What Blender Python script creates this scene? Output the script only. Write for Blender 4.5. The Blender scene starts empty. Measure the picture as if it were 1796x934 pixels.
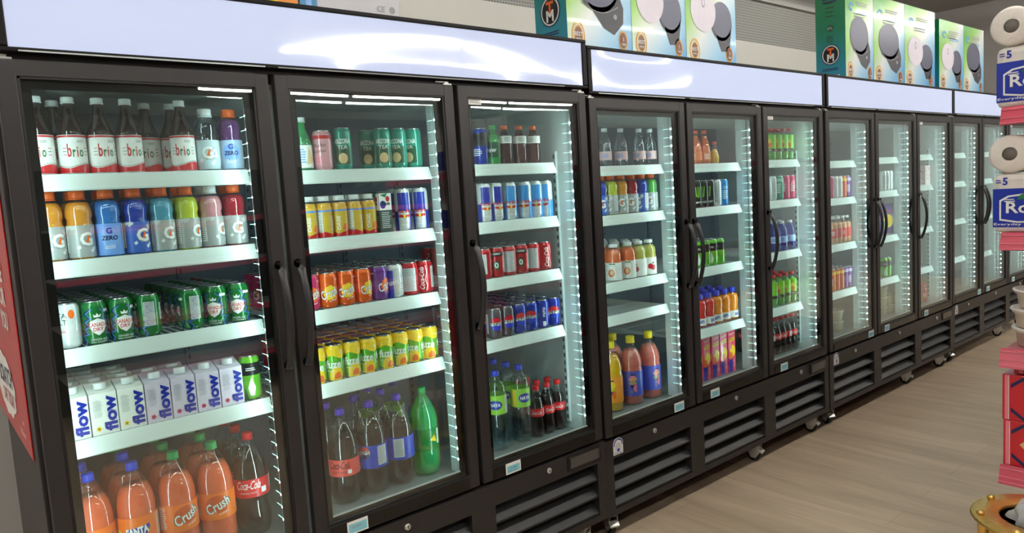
import bpy, bmesh, math, random
from mathutils import Vector, Matrix, geometry
S = bpy.context.scene
C = S.collection
random.seed(7)
ZO = 0.4826                      # height of the door bottoms above the floor
# ------------------------------------------------------------------ camera, world, exposure
def setup_camera():
    cd = bpy.data.cameras.new('camera'); co = bpy.data.objects.new('camera', cd); C.objects.link(co)
    cd.sensor_width = 36; cd.lens = 36*1274.2134/1796; cd.clip_start = .05; cd.clip_end = 100
    yaw, pitch, roll = -0.6946, -0.0986, -0.0624
    f = Vector((-math.sin(yaw)*math.cos(pitch), math.cos(yaw)*math.cos(pitch), math.sin(pitch)))
    r = Vector((math.cos(yaw), math.sin(yaw), 0)); u = r.cross(f)
    c, s = math.cos(roll), math.sin(roll)
    R, U = c*r+s*u, -s*r+c*u
    m = Matrix((( R.x, U.x, -f.x, -0.2202), (R.y, U.y, -f.y, -2.1687), (R.z, U.z, -f.z, 1.1046+ZO), (0,0,0,1)))
    co.matrix_world = m; S.camera = co
setup_camera()
w = bpy.data.worlds.new('world'); S.world = w; w.use_nodes = True
w.node_tree.nodes['Background'].inputs[0].default_value = (.95, .96, 1, 1)
w.node_tree.nodes['Background'].inputs[1].default_value = .55
S.view_settings.view_transform = 'Standard'; S.view_settings.look = 'None'
S.view_settings.gamma = 1; S.view_settings.use_curve_mapping = False
S.view_settings.exposure = 0.0
TUBE_E = 60.0        # emission of the ceiling tubes
LED_W = 1.35
SIGN_E = .40         # emission of the light boxes
try:
    S.cycles.transparent_max_bounces = 24; S.cycles.max_bounces = 8
except Exception: pass
# ------------------------------------------------------------------ materials
def lin(c):
    if isinstance(c, str):
        c = tuple(int(c[i:i+2], 16) for i in (0, 2, 4))
    return tuple(((v/255)/12.92 if v/255 <= .04045 else ((v/255+.055)/1.055)**2.4) for v in c)
MATS = {}
def M(name, col, rough=.45, metal=0, spec=.5, coat=0, emit=0, var=.06, scale=30, bump=0, bscale=200):
    if name in MATS: return MATS[name]
    m = bpy.data.materials.new(name); m.use_nodes = True; nt = m.node_tree; b = nt.nodes['Principled BSDF']
    l = lin(col)
    b.inputs['Roughness'].default_value = rough; b.inputs['Metallic'].default_value = metal
    b.inputs['Specular IOR Level'].default_value = spec; b.inputs['Coat Weight'].default_value = coat
    tc = nt.nodes.new('ShaderNodeTexCoord'); n = nt.nodes.new('ShaderNodeTexNoise'); n.inputs['Scale'].default_value = scale
    nt.links.new(tc.outputs['Object'], n.inputs['Vector'])
    mx = nt.nodes.new('ShaderNodeMix'); mx.data_type = 'RGBA'
    mx.inputs[6].default_value = (*[v*(1-var) for v in l], 1); mx.inputs[7].default_value = (*[min(1, v*(1+var)) for v in l], 1)
    nt.links.new(n.outputs['Fac'], mx.inputs[0]); nt.links.new(mx.outputs[2], b.inputs['Base Color'])
    if emit:
        nt.links.new(mx.outputs[2], b.inputs['Emission Color']); b.inputs['Emission Strength'].default_value = emit
    if bump:
        n2 = nt.nodes.new('ShaderNodeTexNoise'); n2.inputs['Scale'].default_value = bscale; nt.links.new(tc.outputs['Object'], n2.inputs['Vector'])
        bp = nt.nodes.new('ShaderNodeBump'); bp.inputs['Strength'].default_value = bump; bp.inputs['Distance'].default_value = .01
        nt.links.new(n2.outputs['Fac'], bp.inputs['Height']); nt.links.new(bp.outputs[0], b.inputs['Normal'])
    MATS[name] = m; return m
def clear_mat(name, tint=(1, 1, 1), refl=.05, wave=0, body=None, bodyfac=0, rough=.02):
    """thin transparent sheet: straight-through transmission plus a fresnel mirror"""
    m = bpy.data.materials.new(name); m.use_nodes = True; nt = m.node_tree; nt.nodes.clear()
    N = nt.nodes.new; L = nt.links.new
    out = N('ShaderNodeOutputMaterial'); tr = N('ShaderNodeBsdfTransparent'); tr.inputs[0].default_value = (*tint, 1)
    gl = N('ShaderNodeBsdfGlossy'); gl.inputs['Roughness'].default_value = rough; gl.inputs['Color'].default_value = (1, 1, 1, 1)
    g = N('ShaderNodeNewGeometry'); d = N('ShaderNodeVectorMath'); d.operation = 'DOT_PRODUCT'
    L(g.outputs['Incoming'], d.inputs[0]); L(g.outputs['Normal'], d.inputs[1])
    a = N('ShaderNodeMath'); a.operation = 'ABSOLUTE'; L(d.outputs['Value'], a.inputs[0])
    s = N('ShaderNodeMath'); s.operation = 'SUBTRACT'; s.inputs[0].default_value = 1; L(a.outputs[0], s.inputs[1])
    p = N('ShaderNodeMath'); p.operation = 'POWER'; p.inputs[1].default_value = 5; L(s.outputs[0], p.inputs[0])
    ma = N('ShaderNodeMath'); ma.operation = 'MULTIPLY_ADD'; ma.inputs[1].default_value = 1-refl; ma.inputs[2].default_value = refl; L(p.outputs[0], ma.inputs[0])
    if wave:
        tc = N('ShaderNodeTexCoord'); nz = N('ShaderNodeTexNoise'); nz.inputs['Scale'].default_value = 1.6; nz.inputs['Detail'].default_value = 0
        L(tc.outputs['Object'], nz.inputs['Vector']); bp = N('ShaderNodeBump'); bp.inputs['Strength'].default_value = 1; bp.inputs['Distance'].default_value = wave
        L(nz.outputs['Fac'], bp.inputs['Height']); L(bp.outputs[0], gl.inputs['Normal'])
    base = tr.outputs[0]
    if body is not None:
        df = N('ShaderNodeBsdfDiffuse'); df.inputs[0].default_value = (*body, 1); m0 = N('ShaderNodeMixShader'); m0.inputs[0].default_value = bodyfac
        L(tr.outputs[0], m0.inputs[1]); L(df.outputs[0], m0.inputs[2]); base = m0.outputs[0]
    mx = N('ShaderNodeMixShader'); L(ma.outputs[0], mx.inputs[0]); L(base, mx.inputs[1]); L(gl.outputs[0], mx.inputs[2]); L(mx.outputs[0], out.inputs[0])
    MATS[name] = m; return m
def G(name): return MATS[name]
black = M('black_painted_steel', (40, 37, 38), .42, var=.12, scale=3)
blackd = M('black_plastic', (20, 19, 20), .5)
signfr = M('sign_frame', (15, 14, 16), .45, spec=.2)
blackg = M('black_glass_edge', (7, 7, 8), .25)
M('handle_plastic', (38, 37, 40), .35)
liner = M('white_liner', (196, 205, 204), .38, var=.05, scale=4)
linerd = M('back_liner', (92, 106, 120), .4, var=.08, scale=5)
rail = M('price_rail_white', (216, 224, 219), .35, var=.02)
wire = M('white_wire', (205, 212, 210), .4)
alu = M('satin_aluminium', (205, 216, 216), .22, metal=.1, var=.04)
alub = M('can_aluminium', (205, 208, 210), .25, metal=1)
steel = M('zinc_steel', (206, 206, 202), .3, metal=.6)
slot = M('slot_dark', (40, 46, 50), .6)
signm = M('light_box_face', (186, 197, 228), .05, emit=SIGN_E, var=.03, scale=1.2, spec=.6)
ledm = M('led_bulb', (235, 250, 255), .3, emit=30, var=0)
streakm = M('led_streak_glow', (190, 245, 240), .3, emit=1.1, var=0)  # glow that stands in for the light streaks beside each LED
paper = M('white_paper', (236, 236, 232), .6)
tagblue = M('tag_blue', (135, 205, 220), .6)
white = M('print_white', (240, 240, 238), .4); blk = M('print_black', (22, 22, 24), .4)
greyp = M('print_grey', (150, 152, 155), .5); lgrey = M('print_light_grey', (205, 208, 208), .4)
for n, c in dict(red=(205, 25, 35), crimson=(170, 18, 32), green=(22, 120, 52), dgreen=(8, 78, 44), teal=(25, 150, 135), blue=(25, 60, 190), navy=(16, 26, 84), sky=(60, 150, 225),
                 orange=(240, 105, 25), dorange=(215, 80, 18), yellow=(245, 205, 30), purple=(96, 40, 150), violet=(60, 60, 190), pink=(238, 130, 150), magenta=(210, 40, 110), lime=(120, 200, 40), lavender=(214, 200, 224),
                 cream=(244, 240, 232), brown=(120, 62, 25), gold=(206, 158, 60), silver=(190, 194, 198), royal=(24, 44, 160), lightblue=(130, 175, 240), mint=(170, 220, 205), darkgrey=(56, 58, 62), tan=(225, 190, 140)).items():
    M('print_'+n, c, .32, coat=.3)
for n, c in dict(red=(190, 22, 34), green=(20, 118, 50), blue=(20, 52, 165), sky=(40, 140, 215), orange=(238, 98, 22), magenta=(205, 45, 105), yellow=(244, 208, 40), lime=(108, 190, 50), black=(26, 26, 28), grey=(92, 94, 98),
                 white=(225, 228, 228), teal=(40, 150, 128), pink=(236, 170, 180), purple=(120, 60, 150), gold=(190, 150, 60)).items():
    M('can_'+n, c, .24, metal=.25, coat=.5)
for n, c in dict(orange=(246, 118, 60), ginger=(232, 150, 40), blue=(40, 120, 200), deepblue=(20, 60, 170), teal=(80, 160, 185), lime=(205, 212, 60), pink=(222, 150, 158), red=(170, 20, 40), cola=(42, 22, 20), purple=(100, 45, 110),
                 juice=(240, 180, 30), guava=(226, 118, 105), amber=(196, 120, 60), green=(90, 170, 70), fizz=(242, 108, 66), sunred=(222, 48, 40), sunor=(250, 150, 25), peach=(235, 165, 120), brown=(52, 34, 30), apple=(200, 190, 90)).items():
    M('liquid_'+n, c, .12, spec=.4, var=.04)
for n, c in dict(orange=(242, 108, 40), white=(232, 236, 236), blue=(45, 70, 215), red=(212, 30, 36), green=(30, 165, 90), yellow=(250, 222, 30), purple=(80, 50, 190)).items():
    M('cap_'+n, c, .35)
glass = clear_mat('door_glass', (.93, .97, .965), .055, wave=.004, rough=0)
clear_mat('inner_glass', (.96, .985, .98), .045, wave=.011, rough=0)
clear_mat('clear_plastic', (.93, .96, .96), .07); clear_mat('green_plastic', (.42, .95, .56), .07, body=(.08, .62, .24), bodyfac=.3)
clear_mat('water', (.86, .94, .96), .05); clear_mat('blue_plastic', (.15, .3, .8), .07, body=(.03, .08, .5), bodyfac=.4)
clear_mat('cloudy_plastic', (.8, .8, .74), .05, body=(.62, .6, .52), bodyfac=.45, rough=.15)
clear_mat('brown_glass', (.35, .2, .16), .07, body=(.05, .02, .02), bodyfac=.3)
clear_mat('film', (.92, .92, .92), .09, body=(.9, .9, .92), bodyfac=.5, rough=.12)
# ------------------------------------------------------------------ mesh builder
class MB:
    def __init__(s): s.v = []; s.f = []; s.m = []; s.sm = []; s.mats = []
    def mi(s, m):
        if isinstance(m, str): m = MATS[m]
        if m not in s.mats: s.mats.append(m)
        return s.mats.index(m)
    def add(s, vs, fs, m, smooth=False):
        b = len(s.v); s.v += [tuple(p) for p in vs]; k = s.mi(m)
        for f in fs: s.f.append([i+b for i in f]); s.m.append(k); s.sm.append(smooth)
        return s
    def box(s, x0, x1, y0, y1, z0, z1, m, bev=0):
        if bev <= 0:
            vs = [(x, y, z) for z in (z0, z1) for y in (y0, y1) for x in (x0, x1)]
            return s.add(vs, [(0, 2, 3, 1), (4, 5, 7, 6), (0, 1, 5, 4), (2, 6, 7, 3), (0, 4, 6, 2), (1, 3, 7, 5)], m)
        bm = bmesh.new(); bmesh.ops.create_cube(bm, size=1)
        for v in bm.verts: v.co = Vector(((x0+x1)/2+v.co.x*(x1-x0), (y0+y1)/2+v.co.y*(y1-y0), (z0+z1)/2+v.co.z*(z1-z0)))
        bmesh.ops.bevel(bm, geom=list(bm.edges), offset=bev, segments=2, profile=.5, affect='EDGES')
        return s.bm(bm, m)
    def bm(s, bm, m, smooth=False):
        bm.verts.ensure_lookup_table(); bm.verts.index_update()
        s.add([v.co for v in bm.verts], [[v.index for v in f.verts] for f in bm.faces], m, smooth); bm.free(); return s
    def lathe(s, prof, m, seg=20, c=(0, 0, 0), sq=0, smooth=True, axis='z'):
        vs = []; fs = []; n = len(prof)
        for r, z in prof:
            for k in range(seg):
                a = 2*math.pi*k/seg; q = 1
                if sq: q = 1/((abs(math.cos(a))**(2+sq*4)+abs(math.sin(a))**(2+sq*4))**(1/(2+sq*4)))
                x, y = r*q*math.cos(a), r*q*math.sin(a)
                vs.append((c[0]+x, c[1]+y, c[2]+z) if axis == 'z' else ((c[0]+z, c[1]+x, c[2]+y) if axis == 'x' else (c[0]+x, c[1]+z, c[2]-y)))
        for i in range(n-1):
            for k in range(seg):
                k2 = (k+1) % seg; fs.append((i*seg+k, i*seg+k2, (i+1)*seg+k2, (i+1)*seg+k))
        if prof[0][0] > 0: fs.append(tuple(range(seg))[::-1])
        if prof[-1][0] > 0: fs.append(tuple((n-1)*seg+k for k in range(seg)))
        return s.add(vs, fs, m, smooth)
    def tube(s, pts, r, m, seg=8, rx=None):
        P = [Vector(p) for p in pts]; vs = []; fs = []; up = Vector((0, 0, 1))
        for i, p in enumerate(P):
            t = (P[min(i+1, len(P)-1)]-P[max(i-1, 0)]).normalized()
            a = t.cross(Vector((0, 1, 0)) if abs(t.z) > .9 else up).normalized(); b = t.cross(a)
            for k in range(seg):
                q = 2*math.pi*k/seg; vs.append(p+a*math.cos(q)*(rx or r)+b*math.sin(q)*r)
        for i in range(len(P)-1):
            for k in range(seg): fs.append((i*seg+k, i*seg+(k+1) % seg, (i+1)*seg+(k+1) % seg, (i+1)*seg+k))
        fs.append(tuple(range(seg))); fs.append(tuple((len(P)-1)*seg+k for k in range(seg))[::-1])
        return s.add(vs, fs, m, True)
    def prism(s, poly, m, axis, a0, a1):
        """extrude a 2D polygon; axis x: poly=(y,z)  y: poly=(x,z)  z: poly=(x,y)"""
        def P(p, a): return (a, p[0], p[1]) if axis == 'x' else ((p[0], a, p[1]) if axis == 'y' else (p[0], p[1], a))
        n = len(poly); vs = [P(p, a0) for p in poly]+[P(p, a1) for p in poly]
        fs = [tuple(range(n))[::-1], tuple(range(n, 2*n))]+[(i, (i+1) % n, n+(i+1) % n, n+i) for i in range(n)]
        return s.add(vs, fs, m)
    def build(s, name, parent=None, loc=None, recalc=True):
        me = bpy.data.meshes.new(name); me.from_pydata(s.v, [], s.f)
        for m in s.mats: me.materials.append(m)
        me.polygons.foreach_set('material_index', s.m); me.polygons.foreach_set('use_smooth', s.sm); me.update()
        o = bpy.data.objects.new(name, me); C.objects.link(o)
        if parent: o.parent = parent
        if loc: o.location = loc
        return o
# ---- flat artwork (print): items in (u, v); mapped on a plane or wrapped round a cylinder
TXT = {}
def text_geo(t, bold=0, res=2):
    key = (t, bold)
    if key in TXT: return TXT[key]
    cu = bpy.data.curves.new('t', 'FONT'); cu.body = t; cu.size = 1; cu.resolution_u = res; cu.offset = bold
    ob = bpy.data.objects.new('t', cu); C.objects.link(ob)
    me = bpy.data.meshes.new_from_object(ob.evaluated_get(bpy.context.evaluated_depsgraph_get()))
    vs = [(v.co.x, v.co.y) for v in me.vertices]; fs = [tuple(p.vertices) for p in me.polygons]
    bpy.data.objects.remove(ob); bpy.data.curves.remove(cu); bpy.data.meshes.remove(me)
    xs = [v[0] for v in vs]; ys = [v[1] for v in vs]
    cx = (min(xs)+max(xs))/2; cy = (min(ys)+max(ys))/2; wd = max(xs)-min(xs); ht = max(ys)-min(ys)
    TXT[key] = ([(x-cx, y-cy) for x, y in vs], fs, wd, ht); return TXT[key]
class Art:
    def __init__(s): s.items = []
    def raw(s, m, vs, fs, layer): s.items.append((m, vs, fs, layer)); return s
    def rect(s, m, u, v, w, h, layer=1):
        return s.raw(m, [(u-w/2, v-h/2), (u+w/2, v-h/2), (u+w/2, v+h/2), (u-w/2, v+h/2)], [(0, 1, 2, 3)], layer)
    def ell(s, m, u, v, rx, ry, layer=2, n=20):
        return s.raw(m, [(u+rx*math.cos(2*math.pi*k/n), v+ry*math.sin(2*math.pi*k/n)) for k in range(n)], [tuple(range(n))], layer)
    def poly(s, m, pts, layer=2):
        tri = geometry.tessellate_polygon([[Vector((x, y, 0)) for x, y in pts]])
        out = []
        for t in tri:
            a, b, c = [pts[i] for i in t]
            ar = (b[0]-a[0])*(c[1]-a[1])-(b[1]-a[1])*(c[0]-a[0])
            out.append(t if ar > 0 else t[::-1])
        return s.raw(m, pts, out, layer)
    def line(s, m, pts, wd, layer=2):
        for a, b in zip(pts, pts[1:]):
            d = Vector((b[0]-a[0], b[1]-a[1])); L = d.length
            if L < 1e-6: continue
            d /= L; n = Vector((-d.y, d.x))*wd/2; e = d*wd*.3
            q = [(a[0]-e.x-n.x, a[1]-e.y-n.y), (b[0]+e.x-n.x, b[1]+e.y-n.y), (b[0]+e.x+n.x, b[1]+e.y+n.y), (a[0]-e.x+n.x, a[1]-e.y+n.y)]
            s.raw(m, q, [(0, 1, 2, 3)], layer)
        return s
    def lines(s, m, u, v, w, h, n, layer=2, fill=.45):
        rnd = random.Random(n*7+int(w*9999))
        for k in range(n):
            ww = w*rnd.uniform(.8, 1); s.rect(m, u-(w-ww)/2, v+h/2-(k+.5)*h/n, ww, h/n*fill, layer)
        return s
    def bars(s, m, u, v, w, h, n, layer=2):
        rnd = random.Random(3)
        for k in range(n): s.rect(m, u-w/2+(k+.5)*w/n, v, w/n*rnd.uniform(.3, .75), h, layer)
        return s
    def text(s, m, t, u, v, h, layer=3, bold=0, shear=0, rot=0, w=None):
        vs, fs, wd, ht = text_geo(t, bold); k = h/ht; kx = k if w is None else w/wd
        ca, sa = math.cos(math.radians(rot)), math.sin(math.radians(rot)); out = []
        for x, y in vs:
            x, y = x*kx+shear*y*k, y*k; out.append((u+x*ca-y*sa, v+x*sa+y*ca))
        return s.raw(m, out, fs, layer)
    def clip(s, u0, u1, v0=-9, v1=9):
        """cut every item to a window (keeps print inside its panel)"""
        new = []
        for m, vs, fs, layer in s.items:
            bm = bmesh.new(); bv = [bm.verts.new((x, y, 0)) for x, y in vs]
            for f in fs:
                try: bm.faces.new([bv[i] for i in f])
                except ValueError: pass
            for co, no in (((u0, 0, 0), (-1, 0, 0)), ((u1, 0, 0), (1, 0, 0)), ((0, v0, 0), (0, -1, 0)), ((0, v1, 0), (0, 1, 0))):
                g = bm.verts[:]+bm.edges[:]+bm.faces[:]
                if g: bmesh.ops.bisect_plane(bm, geom=g, plane_co=co, plane_no=no, clear_outer=True)
            bm.verts.index_update()
            if bm.faces: new.append((m, [(v.co.x, v.co.y) for v in bm.verts], [[v.index for v in f.verts] for f in bm.faces], layer))
            bm.free()
        s.items = new; return s
    def plane(s, mb, O, U, V, N, eps=.0004):
        O, U, V, N = map(Vector, (O, U, V, N)); flip = U.cross(V).dot(N) < 0
        for m, vs, fs, layer in s.items:
            mb.add([O+U*x+V*y+N*(eps*layer) for x, y in vs], [f[::-1] if flip else f for f in fs], m)
        return mb
    def wrap(s, mb, R, z0, eps=.00016, step=.005, Rf=None):
        for m, vs, fs, layer in s.items:
            bm = bmesh.new(); bv = [bm.verts.new((x, y, 0)) for x, y in vs]
            for f in fs:
                try: bm.faces.new([bv[i] for i in f])
                except ValueError: pass
            xs = [x for x, y in vs]; k = math.floor(min(xs)/step)+1
            while k*step < max(xs):
                g = bm.verts[:]+bm.edges[:]+bm.faces[:]
                bmesh.ops.bisect_plane(bm, geom=g, plane_co=(k*step, 0, 0), plane_no=(1, 0, 0)); k += 1
            bm.verts.index_update(); o = []
            for v in bm.verts:
                z = z0+v.co.y; rr = (Rf(z) if Rf else R)+eps*layer; a = v.co.x/R
                o.append((rr*math.sin(a), -rr*math.cos(a), z))
            mb.add(o, [[v.index for v in f.verts] for f in bm.faces], m, True); bm.free()
        return mb
def thing(name, label, cat, loc=(0, 0, 0), rz=0, group=None):
    o = bpy.data.objects.new(name, None); C.objects.link(o); o.location = loc; o.rotation_euler.z = rz; o.empty_display_size = .05
    return tag(o, label, cat, group)
def tag(o, label, cat, group=None):
    o['label'] = label; o['category'] = cat
    if group: o['group'] = group
    return o
def struct(o): o['kind'] = 'structure'; return o
def dup(root, loc, rz, parent=None):
    c = root.copy(); C.objects.link(c); c.location = loc; c.rotation_euler = (0, 0, rz)
    def rec(a, b):
        for ch in list(a.children):
            d = ch.copy(); C.objects.link(d); d.parent = b; rec(ch, d)
    rec(root, c)
    if parent: c.parent = parent
    return c
# ------------------------------------------------------------------ room
CE = 3.3+ZO
def plank_mat():
    m = bpy.data.materials.new('grey_oak_planks'); m.use_nodes = True; nt = m.node_tree; b = nt.nodes['Principled BSDF']; N = nt.nodes.new; L = nt.links.new
    tc = N('ShaderNodeTexCoord'); mp = N('ShaderNodeMapping'); mp.inputs['Rotation'].default_value = (0, 0, math.radians(90)); L(tc.outputs['Object'], mp.inputs[0])
    br = N('ShaderNodeTexBrick'); L(mp.outputs[0], br.inputs['Vector']); br.inputs['Scale'].default_value = 1; br.inputs['Brick Width'].default_value = 1.25
    br.inputs['Row Height'].default_value = .19; br.inputs['Mortar Size'].default_value = .0012; br.inputs['Color1'].default_value = (*lin((192, 173, 150)), 1); br.inputs['Color2'].default_value = (*lin((184, 165, 142)), 1)
    br.inputs['Mortar'].default_value = (*lin((160, 142, 122)), 1); br.offset = .37
    m2 = N('ShaderNodeMapping'); m2.inputs['Scale'].default_value = (6, .9, 1); L(tc.outputs['Object'], m2.inputs[0])
    n1 = N('ShaderNodeTexNoise'); n1.inputs['Scale'].default_value = 1.2; n1.inputs['Detail'].default_value = 6; n1.inputs['Roughness'].default_value = .6; n1.inputs['Distortion'].default_value = .6; L(m2.outputs[0], n1.inputs['Vector'])
    r = N('ShaderNodeValToRGB'); r.color_ramp.elements[0].position = .36; r.color_ramp.elements[1].position = .66
    r.color_ramp.elements[0].color = (.84, .83, .81, 1); r.color_ramp.elements[1].color = (1.14, 1.13, 1.11, 1); L(n1.outputs['Fac'], r.inputs[0])
    n2 = N('ShaderNodeTexNoise'); n2.inputs['Scale'].default_value = 1; m3 = N('ShaderNodeMapping'); m3.inputs['Scale'].default_value = (60, 3, 1); L(tc.outputs['Object'], m3.inputs[0]); L(m3.outputs[0], n2.inputs['Vector']); n2.inputs['Detail'].default_value = 4
    r2 = N('ShaderNodeMapRange'); r2.inputs[3].default_value = .88; r2.inputs[4].default_value = 1.1; L(n2.outputs['Fac'], r2.inputs[0])
    x = N('ShaderNodeMix'); x.data_type = 'RGBA'; x.blend_type = 'MULTIPLY'; x.inputs[0].default_value = 1; L(br.outputs['Color'], x.inputs[6]); L(r.outputs[0], x.inputs[7])
    y = N('ShaderNodeVectorMath'); y.operation = 'SCALE'; L(x.outputs[2], y.inputs[0]); L(r2.outputs[0], y.inputs['Scale']); L(y.outputs[0], b.inputs['Base Color'])
    b.inputs['Roughness'].default_value = .42; b.inputs['Specular IOR Level'].default_value = .35
    return m
plank = plank_mat()
wallm = M('painted_wall_grey', (176, 174, 172), .8, var=.03, scale=2); ceilm = M('ceiling_grey', (150, 148, 146), .9, var=.05, scale=1.5)
whitepanel = M('white_wall_panel', (222, 219, 212), .5, var=.03, scale=2)
def pegboard_mat():
    m = M('pegboard_grey', (158, 158, 154), .6); nt = m.node_tree; b = nt.nodes['Principled BSDF']; N = nt.nodes.new; L = nt.links.new
    tc = N('ShaderNodeTexCoord'); mp = N('ShaderNodeVectorMath'); mp.operation = 'SCALE'; mp.inputs['Scale'].default_value = 38; L(tc.outputs['Object'], mp.inputs[0])
    fr = N('ShaderNodeVectorMath'); fr.operation = 'FRACTION'; L(mp.outputs[0], fr.inputs[0]); sb = N('ShaderNodeVectorMath'); sb.operation = 'SUBTRACT'; sb.inputs[1].default_value = (.5, 0, .5); L(fr.outputs[0], sb.inputs[0])
    ml = N('ShaderNodeVectorMath'); ml.operation = 'MULTIPLY'; ml.inputs[1].default_value = (1, 0, 1); L(sb.outputs[0], ml.inputs[0]); ln = N('ShaderNodeVectorMath'); ln.operation = 'LENGTH'; L(ml.outputs[0], ln.inputs[0])
    lt = N('ShaderNodeMath'); lt.operation = 'LESS_THAN'; lt.inputs[1].default_value = .2; L(ln.outputs['Value'], lt.inputs[0])
    mx = N('ShaderNodeMix'); mx.data_type = 'RGBA'; mx.inputs[6].default_value = (*lin((164, 163, 158)), 1); mx.inputs[7].default_value = (*lin((70, 70, 70)), 1); L(lt.outputs[0], mx.inputs[0]); L(mx.outputs[2], b.inputs['Base Color'])
    return m
peg = pegboard_mat()
X0, X1, Y0, Y1 = -7, 11.4, -13, 2.0
struct(MB().box(X0, X1, Y0, Y1, -.05, 0, plank).build('floor'))
struct(MB().box(X0, X1, Y0, Y1, CE, CE+.05, ceilm).build('ceiling'))
wb = MB().box(X0, X1, Y1, Y1+.1, 0, CE, wallm).build('wall_back'); struct(wb)
struct(MB().box(X1, X1+.1, Y0, Y1, 0, CE, wallm).build('wall_right'))
struct(MB().box(X0-.1, X0, Y0, Y1, 0, CE, wallm).build('wall_left'))
struct(MB().box(X0, X1, Y0-.1, Y0, 0, CE, wallm).build('wall_front'))
# wall fixture behind the coolers: white panels under a pegboard band
t = thing('wall_shelving', 'grey pegboard band above white panels on the wall behind the coolers', 'wall fixture', (0, 1.9, 0))
MB().box(2.35, 10.9, .03, .06, 1.2, 2.47+ZO, whitepanel).build('white_panel', t)
MB().box(2.35, 10.9, .04, .07, 2.475+ZO, 2.88+ZO, peg).build('pegboard', t)
MB().box(2.35, 10.9, .0, .07, 2.885+ZO, 2.93+ZO, M('trim_grey', (190, 188, 184), .5)).build('top_trim', t)
MB().box(2.28, 2.33, -.03, .07, 1.2, 2.5+ZO, M('raw_wood', (206, 160, 110), .6, var=.15, scale=12)).build('wooden_edge', t)
# ------------------------------------------------------------------ coolers
P = .68; UW = 2.0565
CACHE = {}
def part(name, key, fn, parent, loc=None):
    if key in CACHE:
        o = bpy.data.objects.new(name, CACHE[key]); C.objects.link(o); o.parent = parent
    else:
        mb = fn(); o = mb.build(name, parent); CACHE[key] = o.data
    if loc: o.location = loc
    return o
def z_(z): return z+ZO
ZT, ZC = 1.4916, -.3645
GX = [(.052, .622), (.732, 1.302), (1.416, 1.990)]       # louvre openings
def body_mb(xl):
    m = MB()
    m.box(xl, .04, .05, .80, z_(ZC), z_(1.62), black, .003); m.box(2.0, 2.04, .05, .80, z_(ZC), z_(1.62), black, .003)
    m.box(.04, 2.0, .76, .80, z_(ZC), z_(1.62), black); m.box(.04, 2.0, .05, .76, z_(1.475), z_(1.62), black)
    m.box(.04, 2.0, .05, .76, z_(-.012), z_(.0), black); m.box(.04, 2.0, .05, .76, z_(ZC), z_(ZC+.012), black)
    m.box(.04, 2.0, .30, .31, z_(ZC+.02), z_(-.02), blackd)                       # condenser bulkhead behind the louvres
    return m
def liner_mb():
    m = MB()
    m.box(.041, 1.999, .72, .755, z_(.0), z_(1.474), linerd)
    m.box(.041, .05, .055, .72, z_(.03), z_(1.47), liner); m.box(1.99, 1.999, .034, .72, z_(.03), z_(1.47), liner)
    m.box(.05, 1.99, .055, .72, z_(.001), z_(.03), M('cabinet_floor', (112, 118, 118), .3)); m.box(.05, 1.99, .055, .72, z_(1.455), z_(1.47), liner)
    for x in (.16, .56, .84, 1.24, 1.52, 1.92):                                    # slotted standards on the back
        m.box(x-.011, x+.011, .712, .721, z_(.05), z_(1.4), linerd)
        for k in range(36): m.box(x-.004, x+.004, .7105, .7125, z_(.08+k*.036), z_(.098+k*.036), slot)
    return m
def standard_mb():
    m = MB().box(1.978, 1.99, .148, .166, z_(.06), z_(1.262), alu)
    for k in range(34): m.box(1.9765, 1.9785, .153, .161, z_(.075+k*.035), z_(.093+k*.035), slot)
    return m
def mullion_mb():
    m = MB(); m.box(-.034, .034, .05, .15, z_(.031), z_(1.454), alu, .002)
    m.box(-.0355, -.0335, .075, .082, z_(.04), z_(1.45), greyp); m.box(-.0355, -.0335, .112, .116, z_(.04), z_(1.45), lgrey)
    return m
def ledstrip_mb():
    m = MB(); m.box(0, .014, .032, .049, z_(.05), z_(1.42), alu, .002)
    for k in range(32):
        z = z_(.115+k*.0405); bm = bmesh.new(); bmesh.ops.create_icosphere(bm, subdivisions=1, radius=.0036)
        for v in bm.verts: v.co += Vector((-.002, .034, z))
        m.bm(bm, ledm, True); m.box(-.0012, .0004, .036, .082, z-.0008, z+.0008, streakm)  # bulb, plus a glowing bar imitating its light streak along the mullion
    return m
def frame_mb(x0, x1):
    m = MB(); z1 = ZT; b = .043
    for a in ((x0, x0+b, 0, z1), (x1-b, x1, 0, z1)): m.box(a[0], a[1], 0, .03, z_(a[2]), z_(a[3]), black, .004)
    m.box(x0+b-.002, x1-b+.002, .0005, .03, z_(z1-.04), z_(z1-.0005), black); m.box(x0+b-.002, x1-b+.002, .0005, .03, z_(.0005), z_(.05), black)
    i0, i1, j0, j1 = x0+b, x1-b, .05, z1-.04                                   # inner glazing bead
    m.box(i0, i0+.006, .003, .02, z_(j0), z_(j1), blackd); m.box(i1-.006, i1, .003, .02, z_(j0), z_(j1), blackd)
    m.box(i0, i1, .003, .02, z_(j1-.006), z_(j1), blackd); m.box(i0, i1, .003, .02, z_(j0), z_(j0+.006), blackd)
    m.box(x0+.03, x1-.03, -.0015, .0005, z_(.051), z_(.054), black); m.box(x0+.05, x1-.05, -.002, .0005, z_(.004), z_(.044), blackg)
    m.box(x0+.012, x1-.012, .031, .049, z_(.008), z_(.045), blackd); m.box(x0+.012, x1-.012, .031, .049, z_(z1-.045), z_(z1-.01), blackd)   # gasket
    m.box(x0+.012, x0+.04, .031, .049, z_(.045), z_(z1-.045), blackd); m.box(x1-.04, x1-.012, .031, .049, z_(.045), z_(z1-.045), blackd)
    return m
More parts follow.
